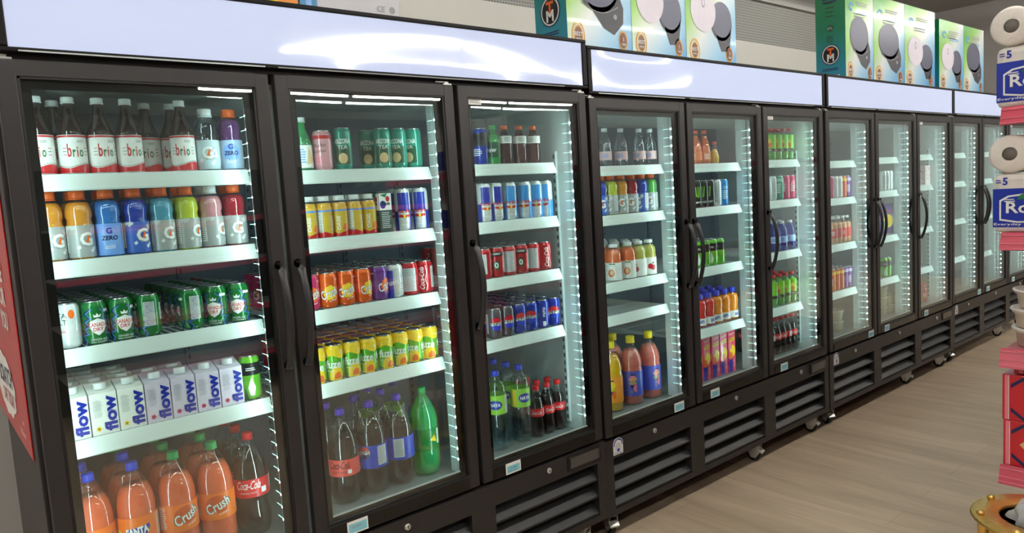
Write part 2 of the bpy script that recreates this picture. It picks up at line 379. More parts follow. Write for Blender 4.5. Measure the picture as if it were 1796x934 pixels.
def pane_mb(x0, x1):
    return MB().box(x0+.0495, x1-.0495, .0085, .012, z_(.0565), z_(ZT-.0465), glass).box(x0+.046, x1-.046, .0268, .0295, z_(.053), z_(ZT-.043), MATS['inner_glass'])
def border_mb(x0, x1):
    m = MB(); a0, a1, b0, b1 = x0+.044, x1-.044, z_(.051), z_(ZT-.041); c0, c1, d0, d1 = x0+.072, x1-.072, z_(.07), z_(ZT-.068)
    for q in ((a0, c0, b0, b1), (c1, a1, b0, b1), (c0, c1, b0, d0), (c0, c1, d1, b1)): m.box(q[0], q[1], .0205, .0265, q[2], q[3], blackg)
    m.box(c0, c1, .0207, .0263, d0, d0+.005, alu)
    return m
def handle_mb():
    m = MB(); n = 14; pts = []
    for k in range(n+1):
        s = k/n; pts.append((0, -.012-.040*math.sin(math.pi*s)**.8, z_(.925-.325*s)))
    m.tube(pts, .0085, MATS['handle_plastic'], 10, rx=.0125)
    m.lathe([(.0135, 0), (.0135, .016), (.011, .018)], MATS['handle_plastic'], 14, (0, 0, z_(.918)), axis='y'); m.lathe([(.0135, 0), (.0135, .016), (.011, .018)], MATS['handle_plastic'], 14, (0, 0, z_(.607)), axis='y')
    return m
def tag_mb():
    m = MB().box(-.038, .038, -.0045, -.0032, z_(.003), z_(.047), paper)
    a = Art().rect(tagblue, 0, -.004, .064, .028); a.text(blk, '2 / 4.00', 0, 0, .007); a.lines(greyp, 0, -.011, .05, .006, 2)
    return a.plane(m, (0, -.0045, z_(.026)), (1, 0, 0), (0, 0, 1), (0, -1, 0), .0003)
def tag2_mb():
    m = MB().box(-.038, .038, -.0045, -.0032, z_(.003), z_(.047), paper); Art().rect(tagblue, 0, -.003, .066, .03).lines(greyp, 0, 0, .045, .008, 3).plane(m, (0, -.0045, z_(.026)), (1, 0, 0), (0, 0, 1), (0, -1, 0), .0003)
    return m
def panel_mb(xl):
    m = MB(); y0, y1 = .0, .045; a, b = z_(ZC), z_(-.014); g0, g1 = z_(-.335), z_(-.1)
    xs = [xl]+[q for g in GX for q in g]+[2.04]
    m.box(xl, 2.04, y0, y1, g1, b, black); m.box(xl, 2.04, y0, y1, a, g0, black)
    for i in range(0, 8, 2): m.box(xs[i], xs[i+1], y0, y1, g0, g1, black)
    for x0, x1 in GX:
        m.box(x0-.003, x0, y1-.001, .12, g0, g1, blackd); m.box(x1, x1+.003, y1-.001, .12, g0, g1, blackd)
    return m
louvm = M('louvre_steel', (33, 33, 35), .42, metal=0, var=.05)
def louvre_mb(g):
    m = MB(); x0, x1 = g[0]+.001, g[1]-.001
    for k in range(3):
        zb = z_(-.331+k*.0765)
        m.prism([(.004, zb), (.004, zb+.008), (.052, zb+.05), (.056, zb+.046), (.056, zb+.038), (.012, zb)], louvm, 'x', x0, x1)
        m.box(x0, x1, .06, .064, zb+.046, zb+.07, blackd)
    return m
def lightbox_mb(xl):
    m = MB(); m.box(xl+.002, 2.038, .004, .05, z_(1.51), z_(1.704), signfr, .004)
    m.box(xl+.002, 2.038, -.012, .006, z_(1.692), z_(1.706), signfr, .003); m.box(xl+.002, 2.038, -.012, .006, z_(1.507), z_(1.519), signfr, .003)
    m.box(xl+.002, .028, -.012, .006, z_(1.519), z_(1.692), signfr, .004); m.box(2.012, 2.038, -.012, .006, z_(1.519), z_(1.692), signfr, .004)
    m.box(xl+.06, .66, -.0135, -.0115, z_(1.5085), z_(1.512), alu); m.box(.70, 1.9, -.0135, -.0115, z_(1.5085), z_(1.512), greyp)
    m.box(xl+.01, 2.03, .02, .05, z_(1.494), z_(1.511), blackd)
    return m
def signface_mb():
    m = MB(); nx, nz = 120, 10; vs = []; fs = []
    for i in range(nx+1):
        for j in range(nz+1):
            u = i/nx; v = j/nz*2-1; x = .028+u*1.984
            e = min(1, min(u, 1-u)*12)*(1-v**4)
            y = -.007+.0007*(1-v*v)+e*(.0011*math.sin(x*3.0+.9)*v+.0006*math.sin(x*6.1))
            vs.append((x, y, z_(1.605+v*.0862)))
    for i in range(nx):
        for j in range(nz):
            a = i*(nz+1)+j; fs.append((a, a+nz+1, a+nz+2, a+1))
    return m.add(vs, fs, signm, True)
def shelf_mb(x0, x1, z):
    m = MB(); y0, y1 = .128, .70
    for x in (x0+.004, x1-.004): m.tube([(x, y0, z-.006), (x, y1, z-.006)], .003, wire, 6)
    for y in (y0, .32, .51, y1): m.tube([(x0+.004, y, z-.008), (x1-.004, y, z-.008)], .003, wire, 6)
    n = int((x1-x0)/.022)
    for k in range(1, n): x = x0+(x1-x0)*k/n; m.box(x-.0013, x+.0013, y0, y1, z-.0052, z-.0025, wire)
    for x in (x0+.002, x1-.002):                                                # cantilever brackets
        m.prism([(.128, z-.004), (.70, z-.004), (.70, z-.05), (.40, z-.02), (.128, z-.016)], wire, 'x', x-.0015, x+.0015)
    m.tube([(x1-.004, .15, z-.01), (x1+.02, .157, z-.03)], .003, steel, 6)
    return m
def rail_mb(x0, x1, z):
    m = MB()
    m.prism([(.120, z), (.124, z), (.128, z-.004), (.112, z-.044), (.104, z-.046), (.102, z-.042)], rail, 'x', x0, x1)
    return m
def caster(parent, x, y, side):
    o = part('caster', 'caster_mount', lambda: MB().box(-.035, .035, -.04, .04, .108, .116, steel, .001).lathe([(.018, .094), (.018, .108)], steel, 14), parent, (x, y, 0))
    def w():
        m = MB()
        m.lathe([(.012, -.014), (.032, -.014), (.036, -.011), (.0365, 0), (.036, .011), (.032, .014), (.012, .014)], blackd, 24, (0, 0, .0365), axis='x'); m.lathe([(.016, -.016), (.016, .016)], steel, 14, (0, 0, .0365), axis='x'); return m
    def f():
        m = MB()
        for s in (-1, 1): m.prism([(-.038, .098), (.028, .098), (.036, .075), (.016, .024), (-.010, .020), (-.036, .055)], steel, 'x', s*.02-.0015, s*.02+.0015)
        m.box(-.022, .022, -.032, .022, .094, .098, steel); m.prism([(-.052, .058), (-.03, .075), (-.028, .068), (-.05, .050)], steel, 'x', -.024, .024)
        m.lathe([(.006, -.024), (.006, .024)], steel, 10, (0, 0, .0365), axis='x')
        return m
    part('wheel', 'wheel', w, o); k = part('wheel_fork', 'fork', f, o); o.rotation_euler.z = side
SH = {1: [1.217, .985, .745, .49], 2: [1.209, .982, .742, .492], 3: [1.213, .986, .758, .51], 4: [1.207, .98, .667, .512], 5: [1.203, .973, .656, .33], 6: [1.21, .973, .665, .335],
      7: [1.19, .948, .645, .333], 8: [1.203, .964, .638, .331], 9: [1.214, .98, .65, .333], 10: [1.215, .975, .66, .337], 11: [1.215, .975, .66, .318], 12: [1.215, .975, .66, .318]}
UOFF = [(-.015, .0165), (0, 0), (0, 0), (.008, .004)]
RX = [(.052, .632), (.708, 1.308), (1.386, 1.946)]
ULAB = ['black three-door glass cooler nearest on the left, packed with soda bottles', 'black three-door glass cooler second in the row, with pink juice jugs', 'black three-door glass cooler third in the row, half stocked with tubs', 'black three-door glass cooler farthest along the row, its shelves empty']
def area(name, loc, rot, sx, sy, wats, col):
    ld = bpy.data.lights.new(name, 'AREA'); ld.shape = 'RECTANGLE'; ld.size = sx; ld.size_y = sy; ld.energy = wats; ld.color = col
    lo = bpy.data.objects.new(name, ld); C.objects.link(lo); lo.location = loc; lo.rotation_euler = rot; return lo
for u in range(4):
    dy, dz = UOFF[u]; xl = -.013 if u == 0 else 0
    root = thing('display_cooler', ULAB[u], 'cooler', (u*UW, dy, dz), 0, 'glass door coolers along the wall')
    part('cabinet', 'body%s' % xl, lambda: body_mb(xl), root); part('liner', 'liner', liner_mb, root); part('shelf_standard', 'std', standard_mb, root)
    part('front_panel', 'panel%s' % xl, lambda: panel_mb(xl), root)
    for g in GX: part('louvre', 'louv%s' % (g,), lambda: louvre_mb(g), root)
    lb = part('light_box', 'lb%s' % xl, lambda: lightbox_mb(xl), root); part('light_panel', 'sf', signface_mb, lb)
    for j in (1, 2): part('mullion', 'mull', mullion_mb, root, (j*P, 0, 0))
    for j in range(3):
        d = u*3+j+1; x0 = j*P+.009+(xl if j == 0 and u == 0 else 0); x1 = (j+1)*P-.009
        k = '%d%s' % (j, x0)
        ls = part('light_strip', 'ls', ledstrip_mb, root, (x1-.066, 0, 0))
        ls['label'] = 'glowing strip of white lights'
        dr = part('door', 'fr'+k, lambda: frame_mb(x0, x1), root)
        part('glass_border', 'gb'+k, lambda: border_mb(x0, x1), dr); part('glass_pane', 'gp'+k, lambda: pane_mb(x0, x1), dr)
        part('handle', 'hd', handle_mb, dr, ((x1-.022) if j == 0 else (x0+.022), 0, 0))
        hx = x0+.02 if j == 0 else x1-.02
        part('hinge', 'hg', lambda: MB().box(-.018, .018, .006, .03, z_(ZT), z_(ZT+.005), steel).box(-.008, .008, .01, .022, z_(ZT+.005), z_(ZT+.012), steel).box(-.045, .0, .012, .02, z_(ZT+.009), z_(ZT+.013), steel), dr, (hx, 0, 0))
        tx = {1: x0+.4, 4: x1-.137, 7: x1-.1, 10: x1-.07}.get(d, x0+(.145 if u < 2 else .13))
        part('price_tag', 'tg%d' % (d % 2), tag_mb if d % 2 else tag2_mb, dr, (tx, 0, 0))
        if j == 2:
            part('sticker', 'stk', lambda: Art().lines(greyp, 0, 0, .05, .014, 3).plane(MB().box(-.03, .03, .0068, .0075, z_(ZT-.066), z_(ZT-.044), paper), (0, .0068, z_(ZT-.055)), (1, 0, 0), (0, 0, 1), (0, -1, 0), .0002), dr, (x0+.082, 0, 0))
        part('lock', 'lock', lambda: MB().lathe([(.012, -.0), (.012, -.006), (.009, -.008), (.0, -.008)], steel, 18, (0, 0, 0), axis='y').box(-.0014, .0014, -.0086, -.0078, -.005, .005, blk), root, (j*P+.342, 0, z_(-.046)))
        for i, zz in enumerate(SH[d]):
            a, b = RX[j]
            so = shelf_mb(a, b, z_(zz)).build('shelf', root); rl = rail_mb(a+.004, b-.006, z_(zz)).build('price_rail', so)
        # the two light strips that light this bay (inside the cabinet, at the door edges)
        gx = u*UW+j*P
        col = (.80, 1.0, .97)
        area('bay_light', (gx+.600, dy+.052, z_(.74)+dz), (math.radians(90), 0, math.radians(38)), .012, 1.34, LED_W, col)
        area('bay_light', (gx+.070, dy+.052, z_(.74)+dz), (math.radians(90), 0, math.radians(-38)), .012, 1.34, LED_W, col)
    def disp():
        m = MB().box(0, .196, -.006, .0, z_(-.083), z_(-.020), blackd, .002).box(.012, .184, -.0075, -.006, z_(-.074), z_(-.029), M('smoked_display', (72, 70, 68), .12, spec=.8)); return m
    part('temperature_display', 'disp', disp, root, (1.81, 0, 0))
    def badge():
        m = MB(); pts = [(-.032, -.038), (.032, -.038), (.032, .012)]+[(.032*math.cos(a), .012+.026*math.sin(a)) for a in [math.pi*k/10 for k in range(1, 10)]]+[(-.032, .012)]
        m.prism([(x, z_(-.05)+z) for x, z in pts], paper, 'y', -.0015, 0)
        a = Art().line(MATS['print_blue'], [(.027*math.cos(q), .008+.024*math.sin(q)) for q in [math.pi*(-.05+k/10*1.1) for k in range(11)]], .006)
        a.poly(lgrey, [(-.018, -.02), (-.02, 0), (-.012, .014), (.006, .018), (.018, .008), (.022, -.004), (.016, -.02), (.008, -.02), (.006, -.008), (-.006, -.008), (-.008, -.02)])
        a.ell(MATS['print_blue'], 0, -.018, .009, .008, 3).text(MATS['print_blue'], 'POLAR', 0, -.031, .008, w=.05)
        return a.plane(m, (0, -.0015, z_(-.05)), (1, 0, 0), (0, 0, 1), (0, -1, 0), .0003)
    part('badge', 'badge', badge, root, (.085, 0, 0))
    for x in (.08, 1.29, 1.93):
        for y in (.066, .70): caster(root, x, y, .25 if x > 1 else -.4)
    for ch in root.children:
        if ch.name.startswith('caster') and dz: ch.location.z = -dz; ch.scale.z = (.116+dz)/.116
# ------------------------------------------------------------------ drinks: one model of each kind
def P_(n): return MATS['print_'+n]
def can_prof(r, h):
    q = r/.033
    return [(.0, .004), (.021*q, .004), (.024*q, .0), (.028*q, .004), (r, .012), (r, h-.017), (r*.985, h-.013), (.0275*q, h-.003), (.0272*q, h), (.0258*q, h), (.0252*q, h-.005)]
def can(kind, r, h, mat, art, lid=True):
    mb = MB().lathe(can_prof(r, h), MATS['can_'+mat] if isinstance(mat, str) else mat, 24)
    mb.lathe([(.0278*r/.033, h-.0035), (.0278*r/.033, h+.0002), (.0256*r/.033, h+.0002)], alub, 24)
    if art: art.clip(-math.pi*r+.0005, math.pi*r-.0005, .0, h).wrap(mb, r, 0, Rf=lambda z: r if z < h-.017 else (r-.015*r*(z-h+.017)/.004 if z < h-.013 else .985*r-(.985*r-.0275*r/.033)*(z-h+.013)/.010))
    o = mb.build(kind)
    if lid:
        q = r/.033; l = MB().lathe([(.0, h-.0035), (.022*q, h-.0035), (.0235*q, h-.006), (.0252*q, h-.006), (.0256*q, h-.001)][::-1], alub, 24)
        l.tube([(-.002, -.004, h-.0025), (0, .008, h-.002), (.006, .012, h-.002)], .0012, alub, 5, rx=.005); l.build('lid', o)
    return o
def bottle(kind, prof, body, capm, cap, label=None, art=None, liquid=None, lmat=None, sq=0, lring=None, labelmat=None, capsq=0):
    """prof: list of (r,z); cap=(r,z0,z1); label=(r,z0,z1); liquid=fill height"""
    o = MB().lathe(prof, MATS[body], 24, sq=sq).build(kind)
    if liquid:
        lp = [(max(.001, r-.0016), z+.002) for r, z in prof if z < liquid]
        for (r0, z0), (r1, z1) in zip(prof, prof[1:]):
            if z0 < liquid <= z1: lp.append((max(.001, r0+(r1-r0)*(liquid-z0)/(z1-z0)-.0016), liquid))
        MB().lathe([(0, lp[0][1])]+lp+[(0, liquid)], MATS[lmat], 24, sq=sq).build('drink', o)
    c = cap; cm = MB().lathe([(c[0]*.94, c[1]), (c[0], c[1]+.002), (c[0], c[2]-.002), (c[0]*.93, c[2]), (0, c[2])], MATS[capm], 20)
    cm.lathe([(c[0]*1.06, c[1]-.003), (c[0]*1.06, c[1]-.0005)], MATS[capm], 20); cm.build('cap', o)
    if label:
        r, z0, z1 = label; lb = MB().lathe([(r, z0), (r, z1)], labelmat or paper, 28, sq=sq)
        if len(lb.f) and True:
            k = len(lb.f); lb.f = [f for f in lb.f if len(f) == 4]; lb.m = lb.m[:len(lb.f)]; lb.sm = lb.sm[:len(lb.f)]
        if art: art.clip(-math.pi*r+.0005, math.pi*r-.0005, 0, z1-z0).wrap(lb, r, z0)
        lb.build('label', o)
    return o
def ring(prof, r): return prof
def petaloid(r, h, neck=.0135, sh=.62):
    return [(r*.55, 0), (r*.8, .002), (r*.97, r*.5), (r, r*.8), (r, h*sh), (r*.97, h*(sh+.04)), (r*.86, h*(sh+.12)), (r*.62, h*(sh+.21)), (r*.4, h*(sh+.27)), (neck, h*(sh+.31)), (neck, h*.955)]
def coke_prof(r, h, neck=.0135):
    return [(r*.6, 0), (r*.85, .003), (r, r*.6), (r*.97, h*.2), (r*.86, h*.33), (r*.9, h*.38), (r, h*.42), (r, h*.58), (r*.97, h*.63), (r*.86, h*.71), (r*.64, h*.80), (r*.42, h*.88), (neck, h*.925), (neck, h*.955)]
def gat_prof(r=.0345, h=.172):
    return [(r*.8, 0), (r*.96, .003), (r, .008), (r, .094), (r*.93, .099), (r*.96, .103), (r*.90, .108), (r*1.0, .115), (r*1.015, .125), (r*.97, .140), (r*.84, .152), (r*.62, .160), (.0185, .164), (.0185, h)]
F = 'floor'
KIND = {}
def reg(kind, fn, desc, cat, r, group, name): KIND[kind] = dict(fn=fn, desc=desc, cat=cat, r=r, group=group, name=name)
R33 = .0321; HC = .122
def zig(u, s=1):
    return [(u, .0), (u+.006*s, .012), (u-.008*s, .026), (u+.012*s, .030), (u+.002*s, .044), (u+.016*s, .052), (u+.004*s, .064), (u+.020*s, .074), (u+.008*s, .088), (u+.024*s, .1)]
def a_cd():
    a = Art()
    for c in (0, .1):
        a.line(P_('navy'), zig(c-.040), .007).line(P_('sky'), zig(c-.037), .002, 3).line(P_('navy'), [(-x+2*c, y) for x, y in zig(c-.034)], .006).line(P_('sky'), [(-x+2*c, y) for x, y in zig(c-.031)], .0018, 3)
    a.poly(white, [(-.020, .066), (0, .074), (.020, .066), (.021, .05), (.014, .036), (0, .026), (-.014, .036), (-.021, .05)], 4).line(P_('dgreen'), [(-.021, .066), (0, .0745), (.021, .066), (.022, .05), (.014, .035), (0, .025), (-.014, .035), (-.022, .05), (-.021, .066)], .0014, 4)
    a.poly(white, [(-.008, .077), (-.01, .086), (-.004, .082), (0, .089), (.004, .082), (.01, .086), (.008, .077)], 4)
    a.text(P_('red'), 'CANADA', 0, .056, .0115, 5, .02, w=.050).text(P_('red'), 'DRY', 0, .043, .010, 5, .02, w=.026).text(white, 'GINGER ALE', 0, .015, .006, 4, w=.042).text(white, 'SODA GINGEMBRE', 0, .0075, .004, 4, w=.044)
    a.rect(lgrey, .078, .066, .03, .07, 3).lines(greyp, .078, .066, .026, .066, 13, 4).rect(lgrey, -.08, .07, .026, .05, 3).lines(greyp, -.08, .07, .022, .046, 9, 4).rect(white, .030, .094, .022, .008, 4)
    return a
reg('cd', lambda: can('soda_can', R33, HC, 'green', a_cd()), 'green ginger ale can', 'can', .0328, 'green ginger ale cans', 'soda_can')
def crush_art(m2, sub):
    a = Art(); a.poly(P_('yellow') if m2 == 'o' else P_('orange'), [(-.02, .05), (-.012, .072), (.008, .080), (.026, .07), (.03, .05), (.012, .03), (-.01, .03)], 2)
    a.text(P_('dgreen'), 'Crush', .0, .052, .032, 3, .045, .1, 18, .062).text(white, 'Crush', .0, .052, .031, 4, .015, .1, 18, .060).text(white, sub, .012, .026, .007, 4, 0, .2, 14)
    a.rect(lgrey, .078, .06, .03, .07, 3).lines(greyp, .078, .06, .026, .066, 12, 4).text(white, '140', .03, .098, .006, 4).lines(white, -.05, .098, .02, .006, 2, 4)
    return a
reg('crush', lambda: can('soda_can', R33, HC, 'orange', crush_art('o', 'orange')), 'orange soda can', 'can', .0328, 'orange soda cans', 'soda_can')
reg('crushp', lambda: can('soda_can', R33, HC, 'magenta', crush_art('p', 'soda')), 'magenta pink soda can', 'can', .0328, 'pink soda cans', 'soda_can')
reg('crushg', lambda: can('soda_can', R33, HC, 'purple', crush_art('p', 'grape')), 'purple grape soda can', 'can', .0328, 'purple soda cans', 'soda_can')
reg('crushw', lambda: can('soda_can', R33, HC, 'white', Art().rect(P_('violet'), -.03, .05, .03, .1, 1).text(white, 'Crush', -.03, .055, .02, 4, .02, .1, 10).lines(greyp, .03, .055, .04, .08, 12, 2)), 'white and violet soda can', 'can', .0328, 'pale soda cans', 'soda_can')
reg('whitecan', lambda: can('soda_can', R33, HC, 'red', Art().rect(lgrey, 0, .058, .05, .085, 2).lines(greyp, 0, .058, .044, .08, 15, 3).rect(P_('crimson'), .05, .05, .02, .09, 2)), 'soda can turned to its nutrition table', 'can', .0328, 'soda cans turned backwards', 'soda_can')
def fuze_art():
    a = Art(); W_ = .205
    for b0, b1 in ((.1048, .1089), (.1089, .1185)): a.rect(P_('yellow'), 0, (b0+b1)/2, .198, b1-b0, 2)
    a.raw(P_('yellow'), [(x, y) for k in range(21) for x, y in ((-.1+k*W_/20.5, .1049), (-.1+k*W_/20.5, .080+.006*math.sin(k*.9)))], [(2*k, 2*k+1, 2*k+3, 2*k+2) for k in range(20)], 2)
    for c in (-.092, -.026, .040):
        a.poly(P_('yellow'), [(c+.002, .0), (c+.004, .03), (c+.022, .05), (c+.044, .046), (c+.05, .02), (c+.044, .0)], 2).poly(P_('orange'), [(c+.018, .004), (c+.02, .02), (c+.032, .03), (c+.042, .024), (c+.044, .006)], 3)
        a.text(white, 'fuze', c+.018, .056, .029, 5, .03, w=.054).text(white, 'iced tea', c+.006, .034, .006, 5).lines(white, c-.01, .092, .02, .008, 2, 3)
    return a
reg('fuze', lambda: can('iced_tea_can', R33, HC, 'lime', fuze_art()), 'green iced tea can with yellow top', 'can', .0328, 'yellow-green iced tea cans', 'iced_tea_can')
def globe(c, mtop, mbot, R=.0265):
    a = Art(); n = 24; a.ell(P_('navy'), c, .06, R+.0022, R+.0022, 2).ell(white, c, .06, R, R, 3)
    def seg(y0, y1, top):
        pts = []
        t0 = math.asin(y0/R)
        for k in range(n+1):
            t = t0+(math.pi-2*t0)*k/n; pts.append((c+R*math.cos(t), .06+R*math.sin(t)))
        return pts
    a.poly(mtop, seg(.0065, R, 1), 4); lo = [(x, .12-y) for x, y in seg(.0065, R, 1)]; a.poly(mbot, lo, 4)
    a.text(blk, 'PEPSI', c, .06, .0125, 5, .02, w=.050); return a
def pepsi_art(z=False):
    a = globe(0, P_('red'), P_('blue')); b = globe(.098, P_('red'), P_('blue')); a.items += b.items
    a.text(white, 'PEPSI', .050, .07, .012, 3, .01, 0, 90, .04).rect(lgrey, -.05, .06, .026, .08, 2).lines(greyp, -.05, .06, .022, .074, 12, 3).rect(white, .05, .02, .014, .02, 2); return a
reg('pepsi', lambda: can('soda_can', R33, HC, 'blue', pepsi_art()), 'blue cola can with round emblem', 'can', .0328, 'blue cola cans', 'soda_can')
reg('pepsiz', lambda: can('soda_can', R33, HC, 'grey', pepsi_art()), 'dark grey cola can with round emblem', 'can', .0328, 'dark grey cola cans', 'soda_can')
def coke_art(blackt=False):
    a = Art()
    for c in (0, .1):
        a.text(blk if blackt else white, 'Coca-Cola', c, .058, .020, 3, .012, .25, 90, .085)
        a.line(white if not blackt else blk, [(c+.016, .01), (c+.020, .03), (c+.014, .05), (c+.020, .08), (c+.016, .105)], .0025)
    a.rect(lgrey, .05, .06, .026, .08, 2).lines(greyp, .05, .06, .022, .076, 13, 3); return a
reg('cokec', lambda: can('soda_can', R33, HC, 'red', coke_art()), 'red cola can with white script', 'can', .0328, 'red cola cans', 'soda_can')
reg('cokez', lambda: can('soda_can', R33, HC, 'red', Art().rect(blk, 0, .095, .06, .018, 2).ell(P_('dgreen'), 0, .05, .013, .02, 2).text(white, '0', 0, .05, .024, 3, .02).rect(lgrey, .045, .06, .022, .08, 2).lines(greyp, .045, .06, .02, .076, 12, 3).lines(white, 0, .096, .04, .009, 2, 3)), 'red cola can with dark green oval', 'can', .0328, 'red zero cola cans', 'soda_can')
def rb_art(sf):
    a = Art(); m = P_('sky') if sf else P_('royal'); R = .029
    for c, w, h0, h1 in ((-.0455, .0455, .0, .072), (0, .0455, .072, .139), (.0455, .0455, 0, .072), (.088, .006, 0, .06)): a.rect(m if h0 == 0 and c else m, c, (h0+h1)/2, w, h1-h0, 1)
    for c in (0, .09):
        a.text(P_('red'), 'Red Bull', c, .072, .013, 4, .02, w=.052).ell(P_('yellow'), c, .052, .008, .007, 3)
        for s in (-1, 1): a.poly(P_('red'), [(c+s*.004, .048), (c+s*.02, .05), (c+s*.022, .058), (c+s*.012, .06), (c+s*.004, .056)], 4)
        a.text(white, 'ENERGY', c, .022, .006, 4)
    return a
reg('rb', lambda: can('energy_drink_can', .029, .155, 'white', rb_art(0)), 'tall silver and dark blue energy can', 'can', .030, 'blue and silver energy cans', 'energy_drink_can')
reg('rbs', lambda: can('energy_drink_can', .029, .155, 'white', rb_art(1)), 'tall silver and light blue energy can', 'can', .030, 'light blue energy cans', 'energy_drink_can')
def tall(kind, mat, art, desc, grp, r=.029, h=.145): reg(kind, lambda: can('tall_can', r, h, mat, art()), desc, 'can', r+.001, grp, 'tall_can')
tall('greentall', 'teal', lambda: Art().rect(P_('dgreen'), 0, .05, .06, .06, 1).text(white, 'ARIZONA', 0, .098, .017, 3, .02, 0, 0, .055).text(white, 'TEA', 0, .078, .013, 3).bars(P_('mint'), -.06, .07, .03, .13, 4).ell(P_('tan'), .0, .04, .016, .018, 3).lines(greyp, .07, .06, .02, .06, 10), 'tall teal iced tea can', 'tall green tea cans', .031, .145)
tall('pinktall', 'pink', lambda: Art().text(blk, 'Mucho', 0, .085, .013, 3, 0, .1, 4, .045).text(blk, 'Berries', 0, .066, .012, 3, 0, .1, 4, .045).lines(P_('pink'), 0, .035, .04, .03, 5).rect(P_('red'), 0, .112, .12, .012), 'pale pink berry drink can', 'pale pink berry cans', .032, .135)
tall('darktall', 'blue', lambda: Art().rect(blk, 0, .1, .12, .05).lines(white, 0, .05, .04, .03, 4), 'tall dark blue can', 'tall dark blue cans')
tall('monster', 'black', lambda: Art().line(P_('lime'), [(-.012, .11), (-.008, .06)], .005).line(P_('lime'), [(0, .112), (0, .055)], .005).line(P_('lime'), [(.012, .11), (.008, .06)], .005).text(white, 'ENERGY', 0, .03, .01, 3, .02).bars(greyp, .05, .06, .02, .08, 5), 'tall black energy can with green marks', 'black energy cans')
tall('silvertall', 'white', lambda: Art().line(greyp, [(-.01, .11), (-.008, .05)], .004).line(greyp, [(0, .11), (0, .05)], .004).line(greyp, [(.01, .11), (.008, .05)], .004).lines(greyp, 0, .03, .03, .014, 3), 'tall silver can', 'tall silver cans')
tall('bluetall', 'sky', lambda: Art().lines(white, 0, .06, .03, .05, 6).text(white, 'C4', 0, .1, .016, 3, .02), 'tall bright blue can', 'tall bright blue cans')
tall('greentall2', 'teal', lambda: Art().lines(white, 0, .07, .03, .06, 6).rect(P_('mint'), 0, .12, .12, .02), 'tall green can', 'tall green cans')
tall('pinktall2', 'magenta', lambda: Art().lines(white, 0, .07, .03, .05, 5).ell(P_('pink'), 0, .1, .012, .012, 3), 'tall pink can', 'tall pink cans')
tall('orangetall', 'orange', lambda: Art().lines(white, 0, .06, .03, .05, 5).rect(P_('yellow'), 0, .12, .1, .02), 'tall orange can', 'tall orange cans')
tall('purpletall', 'purple', lambda: Art().lines(white, 0, .06, .03, .05, 5).rect(P_('lavender'), 0, .12, .1, .02), 'tall purple can', 'tall purple cans')
tall('tonic', 'white', lambda: Art().text(P_('dgreen'), 'TA', -.012, .092, .014, 3, .01).text(P_('dgreen'), 'LT', -.010, .074, .014, 3, .01).ell(P_('orange'), .012, .095, .008, .012).text(P_('red'), 'sic', -.01, .05, .01, 3, 0, .2), 'pale malt drink can', 'pale malt drink cans', .033, .125)
tall('aloecan', 'lime', lambda: Art().rect(blk, 0, .10, .2, .04).poly(white, [(-.012, .04), (0, .075), (.012, .04), (.006, .015), (-.006, .015)]).poly(P_('dgreen'), [(-.03, .0), (-.02, .04), (-.01, .0)]).lines(white, 0, .1, .03, .012, 2, 3), 'green and black aloe drink can', 'green aloe drink cans', .0325, .142)
def g_art(zero=False, two=False):
    a = Art(); m = lgrey
    a.rect(greyp, .052, .046, .02, .086, 2).rect(paper, .052, .05, .026, .07, 3).lines(greyp, .052, .05, .023, .066, 12, 4).rect(paper, -.062, .05, .024, .07, 3).lines(greyp, -.062, .05, .02, .066, 11, 4)
    if zero: return a.text(P_('royal'), 'G', 0, .068, .017, 4, .04).text(P_('navy'), 'ZERO', 0, .048, .013, 4, .04, .1, 0, .042).lines(white, 0, .024, .03, .014, 3).ell(P_('lightblue'), 0, .05, .026, .026, 2)
    rg = random.Random(5)
    for k in range(16):
        x, y = rg.uniform(-.08, .08), rg.uniform(.01, .08); q = rg.uniform(.006, .016); a.poly([lgrey, greyp, white][k % 3], [(x, y), (x+q, y+q*.6), (x+q*.6, y+q*1.6), (x-q*.5, y+q)], 1)
    for c in (0,):
        a.text(greyp, 'G', c+.001, .049, .041, 3, .05, w=.037).text(white, 'G', c, .050, .038, 4, .035, w=.034).poly(P_('orange'), [(c-.003, .040), (c+.003, .058), (c+.009, .058), (c+.004, .040)], 5)
    if two: a.text(white, '2', .025, .048, .026, 4, .06)
    return a
def gat(kind, liq, cap, desc, lab=None, art=None, fill=.158):
    reg(kind, lambda: bottle('sports_drink_bottle', gat_prof(), 'clear_plastic', cap, (.0205, .168, .189), (.0349, .006, .094), art or g_art(), fill, 'liquid_'+liq if liq in ('x',) or 'liquid_'+liq in MATS else liq, labelmat=lab or M('label_silver', (176, 180, 178), .35, metal=.2)), desc, 'bottle', .0355, desc.split(' sports')[0]+' sports drink bottles', 'sports_drink_bottle')
gat('gor', 'ginger', 'cap_orange', 'orange sports drink bottle'); gat('gblue', 'deepblue', 'cap_orange', 'deep blue sports drink bottle', M('label_blue', (60, 100, 190), .35))
gat('gteal', 'teal', 'cap_orange', 'pale blue sports drink bottle'); gat('glime', 'lime', 'cap_orange', 'lime yellow sports drink bottle'); gat('gred', 'red', 'cap_orange', 'dark red sports drink bottle'); gat('ggreen', 'green', 'cap_orange', 'green sports drink bottle')
gat('gpink', 'pink', 'cap_white', 'pink sports drink bottle', None, g_art(two=True)); gat('gzero', 'blue', 'cap_orange', 'bright blue sports drink bottle', M('label_lightblue', (120, 165, 240), .35), g_art(zero=True))
gat('gclear', 'water', 'cap_white', 'clear sports drink bottle', M('label_ice', (190, 212, 220), .3), g_art(two=True)); gat('gpurple', 'purple', 'cap_orange', 'purple sports drink bottle', M('label_ice2', (170, 196, 225), .3), g_art(zero=True))
